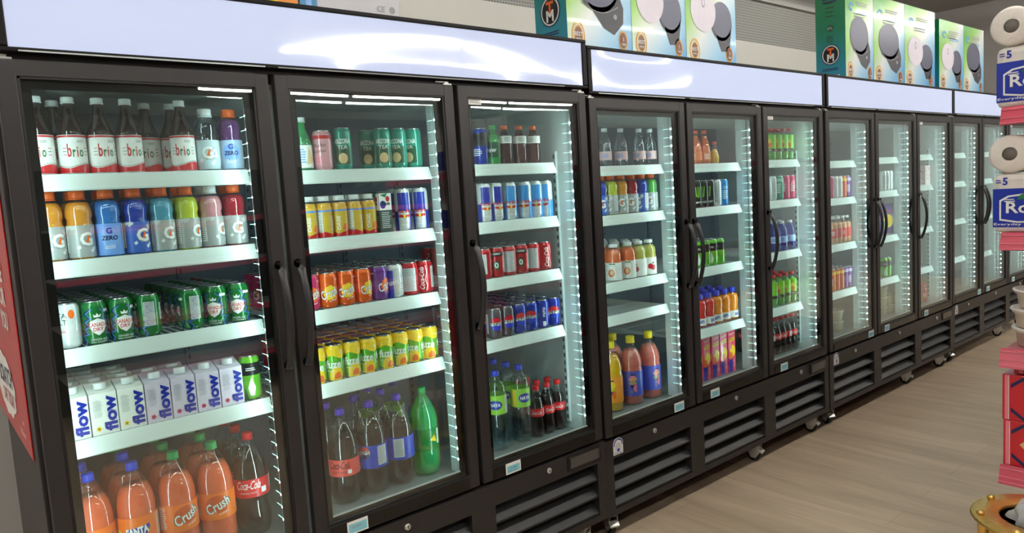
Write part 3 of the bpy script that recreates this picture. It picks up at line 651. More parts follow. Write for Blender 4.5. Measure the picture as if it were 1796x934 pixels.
def brio():
    R = .034; pr = [(R*.8, 0), (R, .004), (R, .112), (R*.97, .118), (R*.8, .135), (.018, .160), (.0135, .18), (.0128, .205)]
    a = Art(); W_ = math.pi*R*2-.002
    a.rect(P_('red'), 0, .1, W_, .005)
    n = 24; wav = [(-W_/2+W_*k/n, .020+.006*math.sin(k/n*4*math.pi)) for k in range(n+1)]
    a.raw(P_('red'), wav+[(x, .001) for x, y in wav], [(k, n+1+k, n+2+k, k+1) for k in range(n)], 2); a.line(P_('dgreen'), [(x, y+.003) for x, y in wav], .0009, 3)
    for c in (0, W_/2-.004):
        x = c-.020
        for ch, col, hh, dx in (('b', 'red', .036, 0), ('r', 'green', .020, .011), ('i', 'red', .028, .019), ('o', 'green', .020, .029)): a.text(P_(col), ch, x+dx, .046+hh/2-.002, hh, 4, .02, w={'b': .010, 'r': .007, 'i': .003, 'o': .010}[ch])
        for k in range(3):
            a.rect(P_('red') if k != 1 else P_('dgreen'), c-.032, .050+k*.009, .010, .0016, 3); a.rect(P_('red') if k != 1 else P_('dgreen'), c+.024, .050+k*.009, .010, .0016, 3)
        a.lines(greyp, c+.01, .086, .02, .008, 3)
    return bottle('chinotto_bottle', pr, 'brown_glass', 'cap_white', (.016, .198, .212), (R+.0006, .004, .108), a, .165, 'liquid_brown')
reg('brio', brio, 'dark soda bottle with white-red label', 'bottle', .0355, 'dark bottles with white and red labels', 'soda_bottle')
def flow(tint, dot):
    w, d = .034, .034; m = MB(); cm = M('carton_'+tint, {'white': (243, 241, 234), 'pink': (226, 212, 228)}[tint], .45); h = .118
    vs = [(-w, -d, 0), (w, -d, 0), (w, d, 0), (-w, d, 0), (-w, -d, h), (w, -d, h), (w, d, h+.022), (-w, d, h+.022)]
    m.add(vs, [(0, 1, 5, 4), (1, 2, 6, 5), (2, 3, 7, 6), (3, 0, 4, 7), (4, 5, 6, 7), (3, 2, 1, 0)], cm)
    m.add([(-w, d, h+.022), (w, d, h+.022), (w, d-.012, h+.025), (-w, d-.012, h+.025)], [(0, 1, 2, 3), (3, 2, 1, 0)], cm)
    a = Art().text(P_('royal'), 'flow', .014, .058, .034, 3, .04, 0, 90, .102).lines(greyp, -.016, .075, .022, .05, 12, 2, .25)
    col = P_(dot)
    for k in range(5): a.ell(col, -.018+.0045*math.cos(k*1.257), .018+.0045*math.sin(k*1.257), .0028, .0028, 3, 8)
    a.ell(P_('brown'), -.018, .018, .0025, .0025, 4, 8)
    a.plane(m, (0, -d, 0), (1, 0, 0), (0, 0, 1), (0, -1, 0)); Art().text(P_('royal'), 'flow', .0, .058, .034, 3, .04, 0, 90, .102).plane(m, (-w, 0, 0), (0, -1, 0), (0, 0, 1), (-1, 0, 0))
    o = m.build('water_carton'); MB().lathe([(.0155, 0), (.0165, .002), (.0165, .017), (.015, .019), (0, .019)], MATS['cap_white'], 20, (0, -.006, .126)).build('cap', o)
    return o
reg('flow', lambda: flow('white', 'yellow'), 'white water carton with blue lettering', 'carton', .0355, 'white water cartons', 'water_carton')
reg('flowp', lambda: flow('pink', 'magenta'), 'lilac water carton with blue lettering', 'carton', .0355, 'lilac water cartons', 'water_carton')
def two(kind, prof, liq, cap, lmat, art, desc, z0=.10, z1=.185, body='clear_plastic', fill=.27, r=.0555, grp=None):
    reg(kind, lambda: bottle('large_soda_bottle', prof, body, cap, (.0165, .318, .338), (r+.0007, z0, z1), art(), fill, liq, labelmat=lmat), desc, 'bottle', .0575, grp or desc+'s', 'large_soda_bottle')
olab = M('label_orange', (250, 120, 20), .35); rlab = M('label_red', (214, 30, 38), .35); blab = M('label_royal', (38, 66, 190), .35); cor = M('label_coral', (240, 82, 74), .35)
two('fanta', petaloid(.055, .335), 'liquid_fizz', 'cap_blue', olab, lambda: Art().poly(P_('royal'), [(-.036, .026), (-.03, .052), (.034, .06), (.036, .05), (.018, .022), (.0, .016)], 2).text(white, 'FANTA', .0, .044, .024, 4, .05, 0, 6, .062).lines(white, .075, .045, .03, .07, 14, 2).ell(P_('yellow'), -.06, .03, .02, .02), 'large orange soda bottle with blue cap')
two('crush2', petaloid(.055, .335), 'liquid_fizz', 'cap_green', olab, lambda: Art().ell(P_('dorange'), 0, .05, .036, .028, 2).text(P_('dgreen'), 'Crush', 0, .046, .034, 3, .045, .1, 22, .082).text(white, 'Crush', 0, .046, .033, 4, .015, .1, 22, .076).text(white, 'orange', .016, .018, .008, 4, 0, .2, 16).lines(white, -.075, .045, .03, .07, 12, 2), 'large orange soda bottle with green cap')
two('coke2', coke_prof(.055, .335), 'liquid_cola', 'cap_red', rlab, lambda: Art().text(white, 'Coca-Cola', -.004, .042, .028, 4, .008, .25, 0, .078).text(white, 'ORIGINAL TASTE', -.008, .016, .005, 4).rect(white, .044, .02, .018, .018, 3).lines(white, .09, .04, .04, .05, 10, 2), 'large cola bottle with red cap', .135, .195, fill=.25)
two('coke2z', coke_prof(.055, .335), 'liquid_cola', 'cap_purple', cor, lambda: Art().text(blk, 'Coca-Cola', -.004, .042, .028, 4, .008, .25, 0, .074).text(blk, 'ZERO SUGAR', -.008, .016, .006, 4).rect(white, .030, .016, .014, .014, 3), 'large dark soda bottle with coral label', .105, .165, fill=.235)
two('pepsi2', petaloid(.055, .335), 'liquid_cola', 'cap_purple', blab, lambda: (lambda a: [a.items.extend(globe(-.06, P_('red'), P_('navy'), .022).items), a.rect(lgrey, .01, .045, .04, .07, 2), a.lines(greyp, .01, .045, .036, .064, 12, 3), a][-1])(Art()), 'large dark soda bottle with blue label', .10, .185, fill=.235)
reg('sprite2', lambda: bottle('large_soda_bottle', petaloid(.055, .335), 'green_plastic', 'cap_green', (.0165, .318, .338), (.0557, .10, .185), Art().rect(white, .06, .05, .012, .06).poly(P_('yellow'), [(.02, .04), (.04, .06), (.05, .03)]), .27, 'green_plastic', labelmat=P_('green')), 'large green soda bottle', 'bottle', .0575, 'green soda bottles', 'large_soda_bottle')
def naya():
    h = .335; r = .0415; pr = [(r*.7, 0), (r*.95, .004), (r, .012)]
    for k in range(7): pr += [(r*.955, .02+k*.018), (r, .029+k*.018)]
    pr += [(r, .155), (r, .235), (r*.95, .245), (r*.98, .255), (r*.9, .272), (r*.62, .29), (r*.36, .302), (.0135, .308), (.0135, .318)]
    a = Art().ell(P_('royal'), 0, .04, .030, .020, 3).text(white, 'NAYA', 0, .04, .015, 4, .03, .1, 0, .046).rect(paper, .07, .04, .05, .07, 2).lines(greyp, .07, .04, .046, .064, 12, 3).ell(P_('royal'), -.1, .04, .028, .018, 3).rect(P_('yellow'), -.05, .04, .02, .07, 2)
    return bottle('large_water_bottle', pr, 'clear_plastic', 'cap_blue', (.0155, .314, .332), (r+.0007, .155, .235), a, .285, 'water', labelmat=M('label_lime', (150, 210, 60), .4))
reg('naya', naya, 'large clear water bottle with lime label', 'bottle', .043, 'large water bottles', 'large_water_bottle')
reg('coke5', lambda: bottle('small_cola_bottle', coke_prof(.0305, .222, .0125), 'clear_plastic', 'cap_red', (.0148, .208, .224), (.0309, .092, .128), Art().text(white, 'Coca-Cola', 0, .018, .016, 3, .005, .25, 0, .045).rect(lgrey, .045, .018, .02, .028, 2).lines(greyp, .045, .018, .018, .026, 8, 3).rect(lgrey, -.045, .018, .02, .028, 2).lines(greyp, -.045, .018, .018, .026, 8, 3), .165, 'liquid_cola', labelmat=rlab), 'small cola bottle with red cap', 'bottle', .032, 'small cola bottles', 'small_cola_bottle')
def oasis():
    r = .0265; pr = [(r*.8, 0), (r, .004), (r, .105), (r*.96, .112), (r*.8, .122), (.018, .127), (.018, .131)]
    a = Art().rect(P_('sky'), 0, .088, .16, .006, 2).text(white, 'OASIS', 0, .045, .013, 4, .02, 0, 90, .048).poly(P_('orange'), [(.012, .02), (.018, .04), (.03, .044), (.034, .02)], 3).poly(P_('red'), [(-.08, .0), (-.08, .016), (-.04, .022), (0, .008), (.04, .022), (.08, .014), (.08, .0)], 3).rect(paper, -.045, .05, .022, .07, 3).lines(greyp, -.045, .05, .02, .066, 12, 4)
    return bottle('juice_bottle', pr, 'clear_plastic', 'cap_white', (.0195, .128, .142), (r+.0006, .003, .104), a, .118, 'liquid_juice', labelmat=M('label_mustard', (214, 178, 60), .4))
reg('oasis', oasis, 'yellow juice bottle with white cap', 'bottle', .028, 'small yellow juice bottles', 'juice_bottle')
def carton(kind, w, h, cm, art, desc, grp, cap=None):
    def f():
        m = MB().box(-w, w, -w, w, 0, h, cm, .0015); art().plane(m, (0, -w, 0), (1, 0, 0), (0, 0, 1), (0, -1, 0)); art().plane(m, (-w, 0, 0), (0, -1, 0), (0, 0, 1), (-1, 0, 0)); o = m.build('juice_carton')
        if cap: MB().lathe([(.013, 0), (.013, .012), (.011, .014), (0, .014)], MATS[cap], 16, (0, -.008, h)).build('cap', o)
        return o
    reg(kind, f, desc, 'carton', w+.001, grp, 'juice_carton')
carton('berrypack', .026, .148, M('carton_berry', (70, 80, 72), .4), lambda: Art().rect(white, 0, .11, .05, .06, 1).ell(P_('royal'), -.01, .1, .012, .014, 2).ell(P_('red'), .01, .12, .008, .01, 3).poly(P_('green'), [(-.02, .135), (.0, .125), (.01, .14)], 3).text(blk, 'blue', .002, .105, .014, 4, .02).lines(lgrey, 0, .045, .036, .06, 9, 2), 'small dark berry drink carton', 'berry drink cartons')
carton('tallcarton', .0345, .25, M('carton_fruit', (228, 70, 100), .35), lambda: Art().rect(P_('royal'), -.014, .04, .036, .075, 1).ell(P_('yellow'), .005, .12, .026, .034, 2).ell(P_('orange'), -.012, .095, .018, .022, 3).ell(P_('pink'), -.018, .15, .014, .02, 4).poly(P_('yellow'), [(-.026, .17), (-.026, .19), (.026, .2), (.026, .18)], 3).text(P_('brown'), 'Tropical', 0, .186, .014, 4, .02, .1, 8, .05).text(white, 'Tropical', 0, .218, .012, 4, .02, .1, 8, .05).text(white, 'FRUIT', .02, .05, .01, 4, 0, 0, 90), 'tall pink and yellow fruit juice carton', 'tall fruit juice cartons', 'cap_blue')
def simple(kind, prof, body, capm, cap, label, art, fill, lmat, lab, desc, r, grp, name, sq=0): reg(kind, lambda: bottle(name, prof, body, capm, cap, label, art(), fill, lmat, sq=sq, labelmat=lab), desc, 'bottle' if 'jar' not in name else 'jar', r, grp, name)
simple('sparkbottle', [(.022, 0), (.03, .004), (.03, .09), (.02, .12), (.0125, .14), (.0125, .17)], 'green_plastic', 'cap_white', (.014, .165, .178), (.0306, .01, .085), lambda: Art().lines(P_('sky'), 0, .04, .04, .05, 6).poly(P_('tan'), [(.02, .01), (.03, .07), (.05, .02)]), .125, 'water', paper, 'green mineral water bottle', .031, 'green mineral water bottles', 'water_bottle')
simple('dewb', [(.022, 0), (.0295, .004), (.0295, .09), (.022, .115), (.0125, .135), (.0125, .15)], 'green_plastic', 'cap_green', (.014, .145, .158), (.030, .03, .09), lambda: Art().text(white, 'Dew', 0, .03, .02, 3, .02, .1), .12, 'liquid_green', P_('dgreen'), 'small green soda bottle', .031, 'small green soda bottles', 'small_soda_bottle')
simple('amber', [(.022, 0), (.0295, .004), (.0295, .08), (.026, .1), (.016, .125), (.0125, .15)], 'brown_glass', 'cap_orange', (.014, .145, .158), (.030, .085, .115), lambda: Art().lines(greyp, 0, .015, .03, .02, 4), .125, 'liquid_amber', paper, 'small amber soda bottle', .031, 'small amber soda bottles', 'small_soda_bottle')
simple('clearb', [(.02, 0), (.03, .004), (.03, .1), (.02, .13), (.0125, .15), (.0125, .17)], 'clear_plastic', 'cap_white', (.014, .165, .178), (.0306, .03, .07), lambda: Art().lines(P_('sky'), 0, .02, .03, .02, 3), .13, 'water', M('label_palepink', (214, 178, 180), .4), 'clear water bottle', .032, 'clear water bottles on the top shelf', 'water_bottle')
jp = [(.03, 0), (.0375, .004), (.0375, .095), (.035, .108), (.0375, .115), (.034, .135), (.022, .152), (.019, .165)]
simple('jor', jp, 'clear_plastic', 'cap_white', (.021, .162, .175), (.0381, .004, .088), lambda: Art().ell(P_('orange'), .005, .035, .016, .018, 2).ell(P_('tan'), .007, .037, .01, .012, 3).lines(greyp, -.04, .05, .022, .06, 9).rect(P_('green'), .01, .078, .03, .005, 2).line(greyp, [(-.022, .01), (-.022, .07), (.028, .07), (.028, .01), (-.022, .01)], .001), .15, 'liquid_orange', paper, 'orange juice bottle with white label', .0385, 'orange juice bottles with white labels', 'juice_bottle')
simple('japple', jp, 'clear_plastic', 'cap_white', (.021, .162, .175), (.0381, .004, .088), lambda: Art().ell(P_('red'), -.006, .04, .012, .014, 2).ell(P_('crimson'), .01, .034, .012, .014, 3).poly(P_('green'), [(0, .054), (.012, .064), (.014, .052)], 3).lines(greyp, -.045, .05, .022, .06, 9), .15, 'liquid_apple', paper, 'apple juice bottle with red apples', .0385, 'apple juice bottles', 'juice_bottle')
def jug(kind, liq, lm, art, desc, grp):
    pr = [(.045, 0), (.054, .006), (.0545, .17), (.052, .19), (.0545, .2), (.048, .235), (.034, .268), (.019, .29), (.018, .312)]
    simple(kind, pr, 'clear_plastic', 'cap_yellow', (.0215, .308, .338), (.0553, .045, .17), art, .27, liq, lm, desc, .0585, grp, 'juice_jug', .06)
fr = lambda c1, c2: (lambda: Art().ell(P_('navy'), 0, .075, .042, .036, 2).ell(P_(c1), 0, .08, .028, .024, 3).text(P_('yellow'), 'Fruit', 0, .085, .017, 5, .03, .1, 8, .05).text(P_('lime'), 'Paradise', 0, .066, .012, 5, .03, .1, 8, .05).ell(P_(c2), .02, .04, .02, .02, 4).lines(P_('yellow'), -.02, .022, .04, .014, 3))
jug('jugy', 'liquid_juice', M('label_peach', (246, 150, 50), .35), fr('yellow', 'orange'), 'large yellow juice jug with yellow cap', 'large juice jugs'); jug('jugp', 'liquid_guava', M('label_indigo', (86, 92, 190), .35), fr('pink', 'pink'), 'large pink juice jug with yellow cap', 'large juice jugs')
simple('orangeb', [(.024, 0), (.031, .004), (.031, .07), (.028, .09), (.02, .125), (.0125, .145), (.0125, .17)], 'clear_plastic', 'cap_orange', (.014, .165, .178), (.0316, .02, .065), lambda: Art().lines(white, 0, .02, .03, .03, 4), .15, 'liquid_orange', M('label_amber', (235, 130, 70), .4), 'orange drink bottle', .033, 'orange drink bottles on the top shelf', 'drink_bottle')
simple('smallb', [(.016, 0), (.023, .006), (.0245, .03), (.021, .055), (.009, .085), (.0085, .11)], 'clear_plastic', 'cap_orange', (.0105, .106, .118), None, lambda: None, .08, 'liquid_yellow' if 'liquid_yellow' in MATS else 'liquid_juice', None, 'small round yellow bottle', .026, 'small round bottles', 'drink_bottle')
sp = [(.028, 0), (.036, .005), (.0365, .05), (.033, .075), (.0365, .1), (.036, .125), (.03, .142), (.019, .152), (.017, .158)]
for kk, lq, nm in (('sunr', 'liquid_sunred', 'red'), ('suno', 'liquid_sunor', 'orange')):
    simple(kk, sp, 'clear_plastic', 'cap_blue', (.019, .157, .180), (.037, .014, .052), lambda: Art().text(P_('royal'), 'sun', 0, .02, .018, 3, .03, .1, 6).rect(lgrey, .05, .02, .025, .032, 2).lines(greyp, .05, .02, .02, .028, 6, 3), .148, lq, paper, nm+' kids juice bottle with blue cap', .038, nm+' juice bottles with blue caps', 'juice_bottle')
simple('mango', [(.024, 0), (.030, .004), (.0305, .05), (.027, .06), (.0305, .09), (.029, .13), (.02, .155), (.0125, .165), (.0125, .18)], 'clear_plastic', 'cap_red', (.015, .176, .19), (.0311, .05, .15), lambda: Art().poly(P_('yellow'), [(-.02, .02), (-.01, .07), (.01, .08), (.02, .03)], 2).poly(P_('green'), [(-.03, .03), (-.028, .09), (-.01, .08)], 3).rect(blk, 0, .01, .19, .018, 2).lines(white, 0, .01, .03, .012, 2, 3).ell(P_('orange'), .006, .04, .012, .014, 4), .16, 'liquid_green', P_('lime'), 'green and orange aloe bottle', .032, 'green and orange aloe bottles', 'drink_bottle')
simple('bluew', [(.026, 0), (.033, .004), (.033, .11), (.031, .12), (.024, .145), (.0125, .16), (.0125, .17)], 'blue_plastic', 'cap_white', (.015, .167, .18), (.0335, .05, .09), lambda: Art().lines(P_('royal'), 0, .02, .03, .02, 4), .14, 'water', M('label_paleblue', (170, 200, 235), .4), 'blue water bottle', .0345, 'blue water bottles', 'water_bottle')
simple('redwhite', [(.024, 0), (.031, .004), (.031, .12), (.026, .14), (.015, .155), (.0125, .17)], 'clear_plastic', 'cap_white', (.015, .167, .18), (.0315, .04, .1), lambda: Art().lines(white, 0, .03, .03, .03, 3), .14, 'liquid_peach', M('label_rose', (222, 70, 70), .4), 'pink drink bottle with red label', .0325, 'pink drink bottles', 'drink_bottle')
simple('redjar', [(.03, 0), (.034, .004), (.034, .11), (.026, .13), (.02, .14)], 'clear_plastic', 'cap_red', (.022, .137, .15), (.0345, .03, .09), lambda: Art().lines(white, 0, .03, .03, .03, 3), .12, 'liquid_red', M('label_brick', (160, 50, 40), .4), 'red juice bottle', .036, 'red juice bottles', 'juice_bottle')
simple('bigjar', [(.04, 0), (.05, .006), (.052, .05), (.05, .10), (.04, .115), (.03, .122)], 'brown_glass', 'cap_white', (.032, .120, .136), (.0525, .02, .085), lambda: Art().lines(greyp, 0, .035, .03, .05, 7), .11, 'liquid_amber', paper, 'large amber jar', .053, 'large amber jars at the back', 'large_jar')
# ------------------------------------------------------------------ stocking the shelves
ROWS = [
    (1, 1, [('brio', 0.081), ('brio', 0.177), ('brio', 0.238), ('brio', 0.301), ('brio', 0.462), ('gclear', 0.529), ('gpurple', 0.595)], [('brio', 0.141), ('brio', 0.378), ('brio', 0.450)]),
    (1, 2, [('gor', 0.099), ('gor', 0.147), ('gzero', 0.222), ('gblue', 0.296), ('gteal', 0.369), ('glime', 0.444), ('gpink', 0.516), ('gred', 0.59)], []),
    (1, 3, [('tonic', 0.105), ('cd', 0.169), ('cd', 0.238), ('cd', 0.311), ('cd', 0.431), ('cd', 0.505), ('cd', 0.576)], [('cd', 0.395)]),
    (1, 4, [('flow', 0.08), ('flow', 0.145), ('flow', 0.218), ('flowp', 0.289), ('flowp', 0.369), ('flowp', 0.439), ('flowp', 0.501), ('aloecan', 0.580)], []),
    (1, 5, [('fanta', 0.095), ('fanta', 0.2), ('crush2', 0.316), ('crush2', 0.427), ('coke2', 0.549), ('coke2', 0.654)], []),
    (2, 1, [('sparkbottle', 0.835), ('pinktall', 0.906), ('greentall', 0.982), ('greentall', 1.14), ('greentall', 1.207), ('greentall', 1.269)], [('greentall', 1.116)]),
    (2, 2, [('oasis', 0.84), ('oasis', 0.886), ('oasis', 0.946), ('oasis', 1.003), ('oasis', 1.057), ('berrypack', 1.113), ('rb', 1.202), ('rb', 1.282)], []),
    (2, 3, [('crushp', 0.841), ('crushp', 0.9), ('crush', 0.964), ('crush', 1.029), ('crush', 1.099), ('crushg', 1.169), ('crushw', 1.226), ('whitecan', 1.282), ('cokec', 1.334)], []),
    (2, 4, [('fuze', 0.846), ('fuze', 0.911), ('fuze', 0.973), ('fuze', 1.04), ('fuze', 1.109), ('fuze', 1.168), ('fuze', 1.236), ('fuze', 1.304)], []),
    (2, 5, [('coke2z', 0.912), ('pepsi2', 1.027), ('pepsi2', 1.133), ('sprite2', 1.246)], []),
    (3, 1, [('darktall', 1.584), ('dewb', 1.651), ('amber', 1.711), ('amber', 1.792), ('amber', 1.869)], []),
    (3, 2, [('rb', 1.587), ('rb', 1.643), ('rbs', 1.719), ('rbs', 1.804), ('rbs', 1.866), ('rbs', 1.919)], []),
    (3, 3, [('cokec', 1.579), ('cokez', 1.639), ('whitecan', 1.7), ('cokez', 1.757), ('whitecan', 1.822), ('cokec', 1.885)], []),
    (3, 4, [('pepsiz', 1.601), ('pepsiz', 1.674), ('pepsi', 1.725), ('pepsi', 1.792), ('pepsi', 1.862), ('pepsi', 1.93)], []),
    (3, 5, [('naya', 1.608), ('naya', 1.738), ('coke5', 1.82), ('coke5', 1.882), ('coke5', 1.95)], [('naya', 1.725)]),
    (4, 1, [('clearb', 2.332), ('clearb', 2.444), ('clearb', 2.577), ('clearb', 2.691)], []),
    (4, 2, [('gblue', 2.287), ('glime', 2.358), ('gor', 2.431), ('gred', 2.505), ('gblue', 2.582), ('ggreen', 2.652)], []),
    (4, 3, [('jor', 2.361), ('jor', 2.464), ('japple', 2.545), ('japple', 2.619)], []),
    (4, 5, [('jugy', 2.349), ('jugp', 2.497), ('jugp', 2.637)], []),
    (5, 1, [('orangeb', 3.037), ('orangeb', 3.114), ('smallb', 3.195)], []),
    (5, 2, [('monster', 3.025), ('monster', 3.076), ('monster', 3.133), ('silvertall', 3.202), ('bluetall', 3.267)], []),
    (5, 3, [('aloecan', 3.022), ('aloecan', 3.079), ('aloecan', 3.143), ('aloecan', 3.202)], []),
    (5, 4, [('sunr', 3.047), ('sunr', 3.109), ('suno', 3.179), ('suno', 3.256), ('suno', 3.334)], []),
    (5, 5, [('tallcarton', 3.051), ('tallcarton', 3.136), ('tallcarton', 3.212), ('tallcarton', 3.291)], []),
    (6, 1, [('mango', 3.772), ('mango', 3.842), ('mango', 3.914), ('mango', 3.98)], []),
    (6, 2, [('silvertall', 3.769), ('greentall2', 3.847), ('pinktall2', 3.92), ('pinktall2', 3.987)], []),
    (6, 3, [('bluew', 3.8), ('bluew', 3.879), ('bluew', 3.973)], []),
    (6, 4, [('mango', 3.75), ('mango', 3.828), ('mango', 3.901), ('mango', 3.976)], []),
    (6, 5, [('coke5', 3.754), ('coke5', 3.82), ('coke5', 3.887), ('coke5', 3.955), ('coke5', 4.024)], []),
    (7, 2, [('pinktall2', 4.517), ('silvertall', 4.58), ('silvertall', 4.644), ('orangetall', 4.702), ('purpletall', 4.759)], []),
    (7, 3, [('redwhite', 4.517), ('redwhite', 4.589), ('redwhite', 4.67), ('redwhite', 4.744)], []),
    (7, 4, [('orangetall', 4.515), ('orangetall', 4.58), ('orangetall', 4.645), ('purpletall', 4.703), ('purpletall', 4.762)], []),
    (8, 2, [('silvertall', 5.274), ('silvertall', 5.331), ('silvertall', 5.38)], []),
    (8, 4, [('aloecan', 5.274), ('aloecan', 5.342)], []),
    (9, 5, [('redjar', 6.039), ('redjar', 6.121)], []),
]

CAMX, CAMY = -.2202, -2.1687
ORD = ['first', 'second', 'third', 'fourth', 'fifth', 'sixth', 'seventh', 'eighth', 'ninth', 'tenth', 'eleventh', 'twelfth', 'thirteenth']
SHN = {1: 'top shelf', 2: 'second shelf', 3: 'third shelf', 4: 'fourth shelf', 5: 'cooler floor'}
NROW = {(1, 1): 1, (1, 2): 2, (1, 3): 7, (1, 4): 6, (1, 5): 3, (2, 1): 1, (2, 2): 2, (2, 3): 6, (2, 4): 7, (2, 5): 3, (3, 1): 1, (3, 2): 2, (3, 3): 7, (3, 4): 7, (3, 5): 3, (4, 1): 1, (4, 2): 2, (4, 3): 5, (4, 5): 2,
        (5, 1): 1, (5, 2): 3, (5, 3): 3, (5, 4): 3, (5, 5): 2, (6, 1): 2, (6, 2): 2, (6, 3): 3, (6, 4): 3, (6, 5): 4, (7, 2): 3, (7, 3): 4, (7, 4): 4, (8, 2): 3, (8, 4): 3, (9, 5): 3}
ROT = {(1, 1): [0, 20, 28, 32, 8, 0, 0, 0], (1, 3): [0, 12, 16, -135, -118, -14, -10], (1, 2): [30, 22, 0, 26, 30, 48, 55, 12], (2, 3): [10, 8, 6, 8, 42, 50, 20, 0, -20], (2, 2): [0, 60, -8, 66, 0, 0, 12, -8],
       (2, 4): [10, 8, 16, 0, 30, 10, -12, 0], (3, 4): [16, 26, 18, 5, -70, 12], (3, 3): [-90, 0, 0, 0, 0, 20], (1, 5): [20, -4, 22, 2, -6, 0], (2, 5): [-12, 30, -12, 0], (3, 5): [-10, 30, 0, 30, 5, -50], (4, 5): [0, 6, 40], (5, 4): [5, 60, 0, 0, 60]}
# rear rows that hold something else than the front row
BACK = {(2, 5): {1: ['coke2z', 'coke2z', 'pepsi2', None], 2: ['coke2z', None, 'naya', 'naya'], 3: [None, 'naya', 'naya', 'naya']},
        (1, 5): {1: ['fanta', 'fanta', 'crush2', 'crush2', 'coke2', 'coke2'], 2: ['crush2', 'crush2', 'crush2', 'crush2', 'coke2', 'coke2']},
        (2, 4): {5: ['cokec']*9, 6: ['cokec']*9}, (1, 3): {5: ['cd']*6+['cokec']*3, 6: ['cd']*6+['cokec']*3},
        (1, 4): {1: ['flow']*3+['flowp', 'flowp', None, None], 2: ['flow']*3+[None]*4, 3: ['flow']*3+[None]*4, 4: ['flow']*2+[None]*5, 5: [None]*7},
        (4, 5): {1: ['jugp', 'jugp', None]}, (3, 5): {1: ['naya', 'naya', 'coke5', 'coke5', 'coke5', 'coke5'], 2: ['naya', 'naya', 'coke5', 'coke5', None, None]}}
PROTO = {}
used_labels = set()
def place(kind, x, y, z, rz, label, group):
    K = KIND[kind]
    if kind not in PROTO: PROTO[kind] = K['fn'](); o = PROTO[kind]; o.location = (x, y, z); o.rotation_euler.z = rz
    else: o = dup(PROTO[kind], (x, y, z), rz)
    tag(o, label, K['cat'], group)
    return o
for d, sh, front, extra in ROWS:
    u = (d-1)//3; j = (d-1) % 3; dy, dz = UOFF[u]
    z = (z_(.0306) if sh == 5 else z_(SH[d][sh-1])-.0017)+dz
    lo, hi = u*UW+RX[j][0]+.003, u*UW+RX[j][1]-.003
    hi += .006
    if j == 2: hi += .03
    elif sh == 5: hi += .095
    fr = sorted(front, key=lambda q: q[1])
    xs = [q[1] for q in fr]; rs = [KIND[q[0]]['r'] for q in fr]
    for it in range(60):
        for i in range(len(xs)-1):
            g = rs[i]+rs[i+1]+.0005-(xs[i+1]-xs[i])
            if g > 0: xs[i] -= g/2; xs[i+1] += g/2
    xs[-1] = min(xs[-1], hi-rs[-1])
    for i in range(len(xs)-2, -1, -1): xs[i] = min(xs[i], xs[i+1]-rs[i]-rs[i+1]-.0005)
    if xs[0] < lo+rs[0]: xs[0] = lo+rs[0]
    for i in range(1, len(xs)): xs[i] = max(xs[i], xs[i-1]+rs[i]+rs[i-1]+.0003)
    nr = NROW.get((d, sh), 1); rot = ROT.get((d, sh), [])
    ycol = [(.133 if sh < 5 else .153)+dy+r for r in rs]; prv = list(rs)
    cols = [q[0] for q in fr]
    for k in range(nr):
        kinds = list(cols)
        b = BACK.get((d, sh), {}).get(k)
        if b: kinds = [b[i] if i < len(b) else None for i in range(len(cols))]
        ppx = None; cnt = 0
        for i, kd in enumerate(kinds):
            if kd is None: ycol[i] += 2*prv[i]+.001 if k else 0; continue
            r = KIND[kd]['r']; x = xs[i]; y = ycol[i]
            if k:
                y = ycol[i] = ycol[i]+prv[i]+r+.001; prv[i] = r
            if y+r > .70+dy: continue
            if ppx is not None and x-r < ppx: x = ppx+r
            if x+r > hi+.004: continue
            ppx = x+r; cnt += 1
            phi = math.atan2(CAMX-x, y-CAMY)
            off = math.radians(rot[i] if (k == 0 and i < len(rot)) else random.uniform(-35, 35))
            rz = phi+off
            if KIND[kd]['cat'] == 'carton': rz = math.radians(random.uniform(-1.0, 1.0))
            one = nr == 1
            lab = '%s, %s from left, %s%s, %s door' % (KIND[kd]['desc'], ORD[cnt-1], '' if one else ('front row, ' if k == 0 else ORD[k]+' row, '), SHN[sh], ORD[d-1])
            place(kd, x, y, z, rz, lab, KIND[kd]['group']+', '+SHN[sh]+', '+ORD[d-1]+' door')
    for n_x, (kd, x) in enumerate(extra):                         # loose second-row items seen between the front ones
        r = KIND[kd]['r']; y = .133+dy+3*r+.004
        if nr > 1 and any(abs(x-q) < 2*r for q in xs): continue
        place(kd, x, y, z, math.atan2(CAMX-x, y-CAMY), '%s, number %s behind the front row, %s, %s door' % (KIND[kd]['desc'].replace(' with white-red label', ''), ['one', 'two', 'three'][n_x], SHN[sh], ORD[d-1]), KIND[kd]['group']+', '+SHN[sh]+', '+ORD[d-1]+' door')
# single items
def shz(d, sh): return z_(SH[d][sh-1])-.0017+UOFF[(d-1)//3][1]
place('bigjar', 2.60, .60, shz(4, 4), -.6, 'large amber jar at the back of the fourth shelf, left one, fourth door', 'large amber jars at the back'); 
place('bigjar', 2.49, .60, shz(4, 4), -.5, 'large amber jar at the back of the fourth shelf, leftmost, fourth door', 'large amber jars at the back')
def tub(kind, n, cm, desc):
    def f():
        m = MB().lathe([(.046, 0), (.050, .002), (.056, .058), (.058, .060), (.058, .064)], MATS['cloudy_plastic'], 28); m.lathe([(.0, .003), (.047, .003), (.053, .05), (0, .052)], cm, 24); o = m.build('food_tub')
        MB().lathe([(.0, .064), (.0585, .064), (.0605, .066), (.0605, .071), (.056, .072), (.054, .069), (0, .069)], MATS['cloudy_plastic'], 28).build('lid', o); return o
    reg(kind, f, desc, 'tub', .061, desc+'s', 'food_tub')
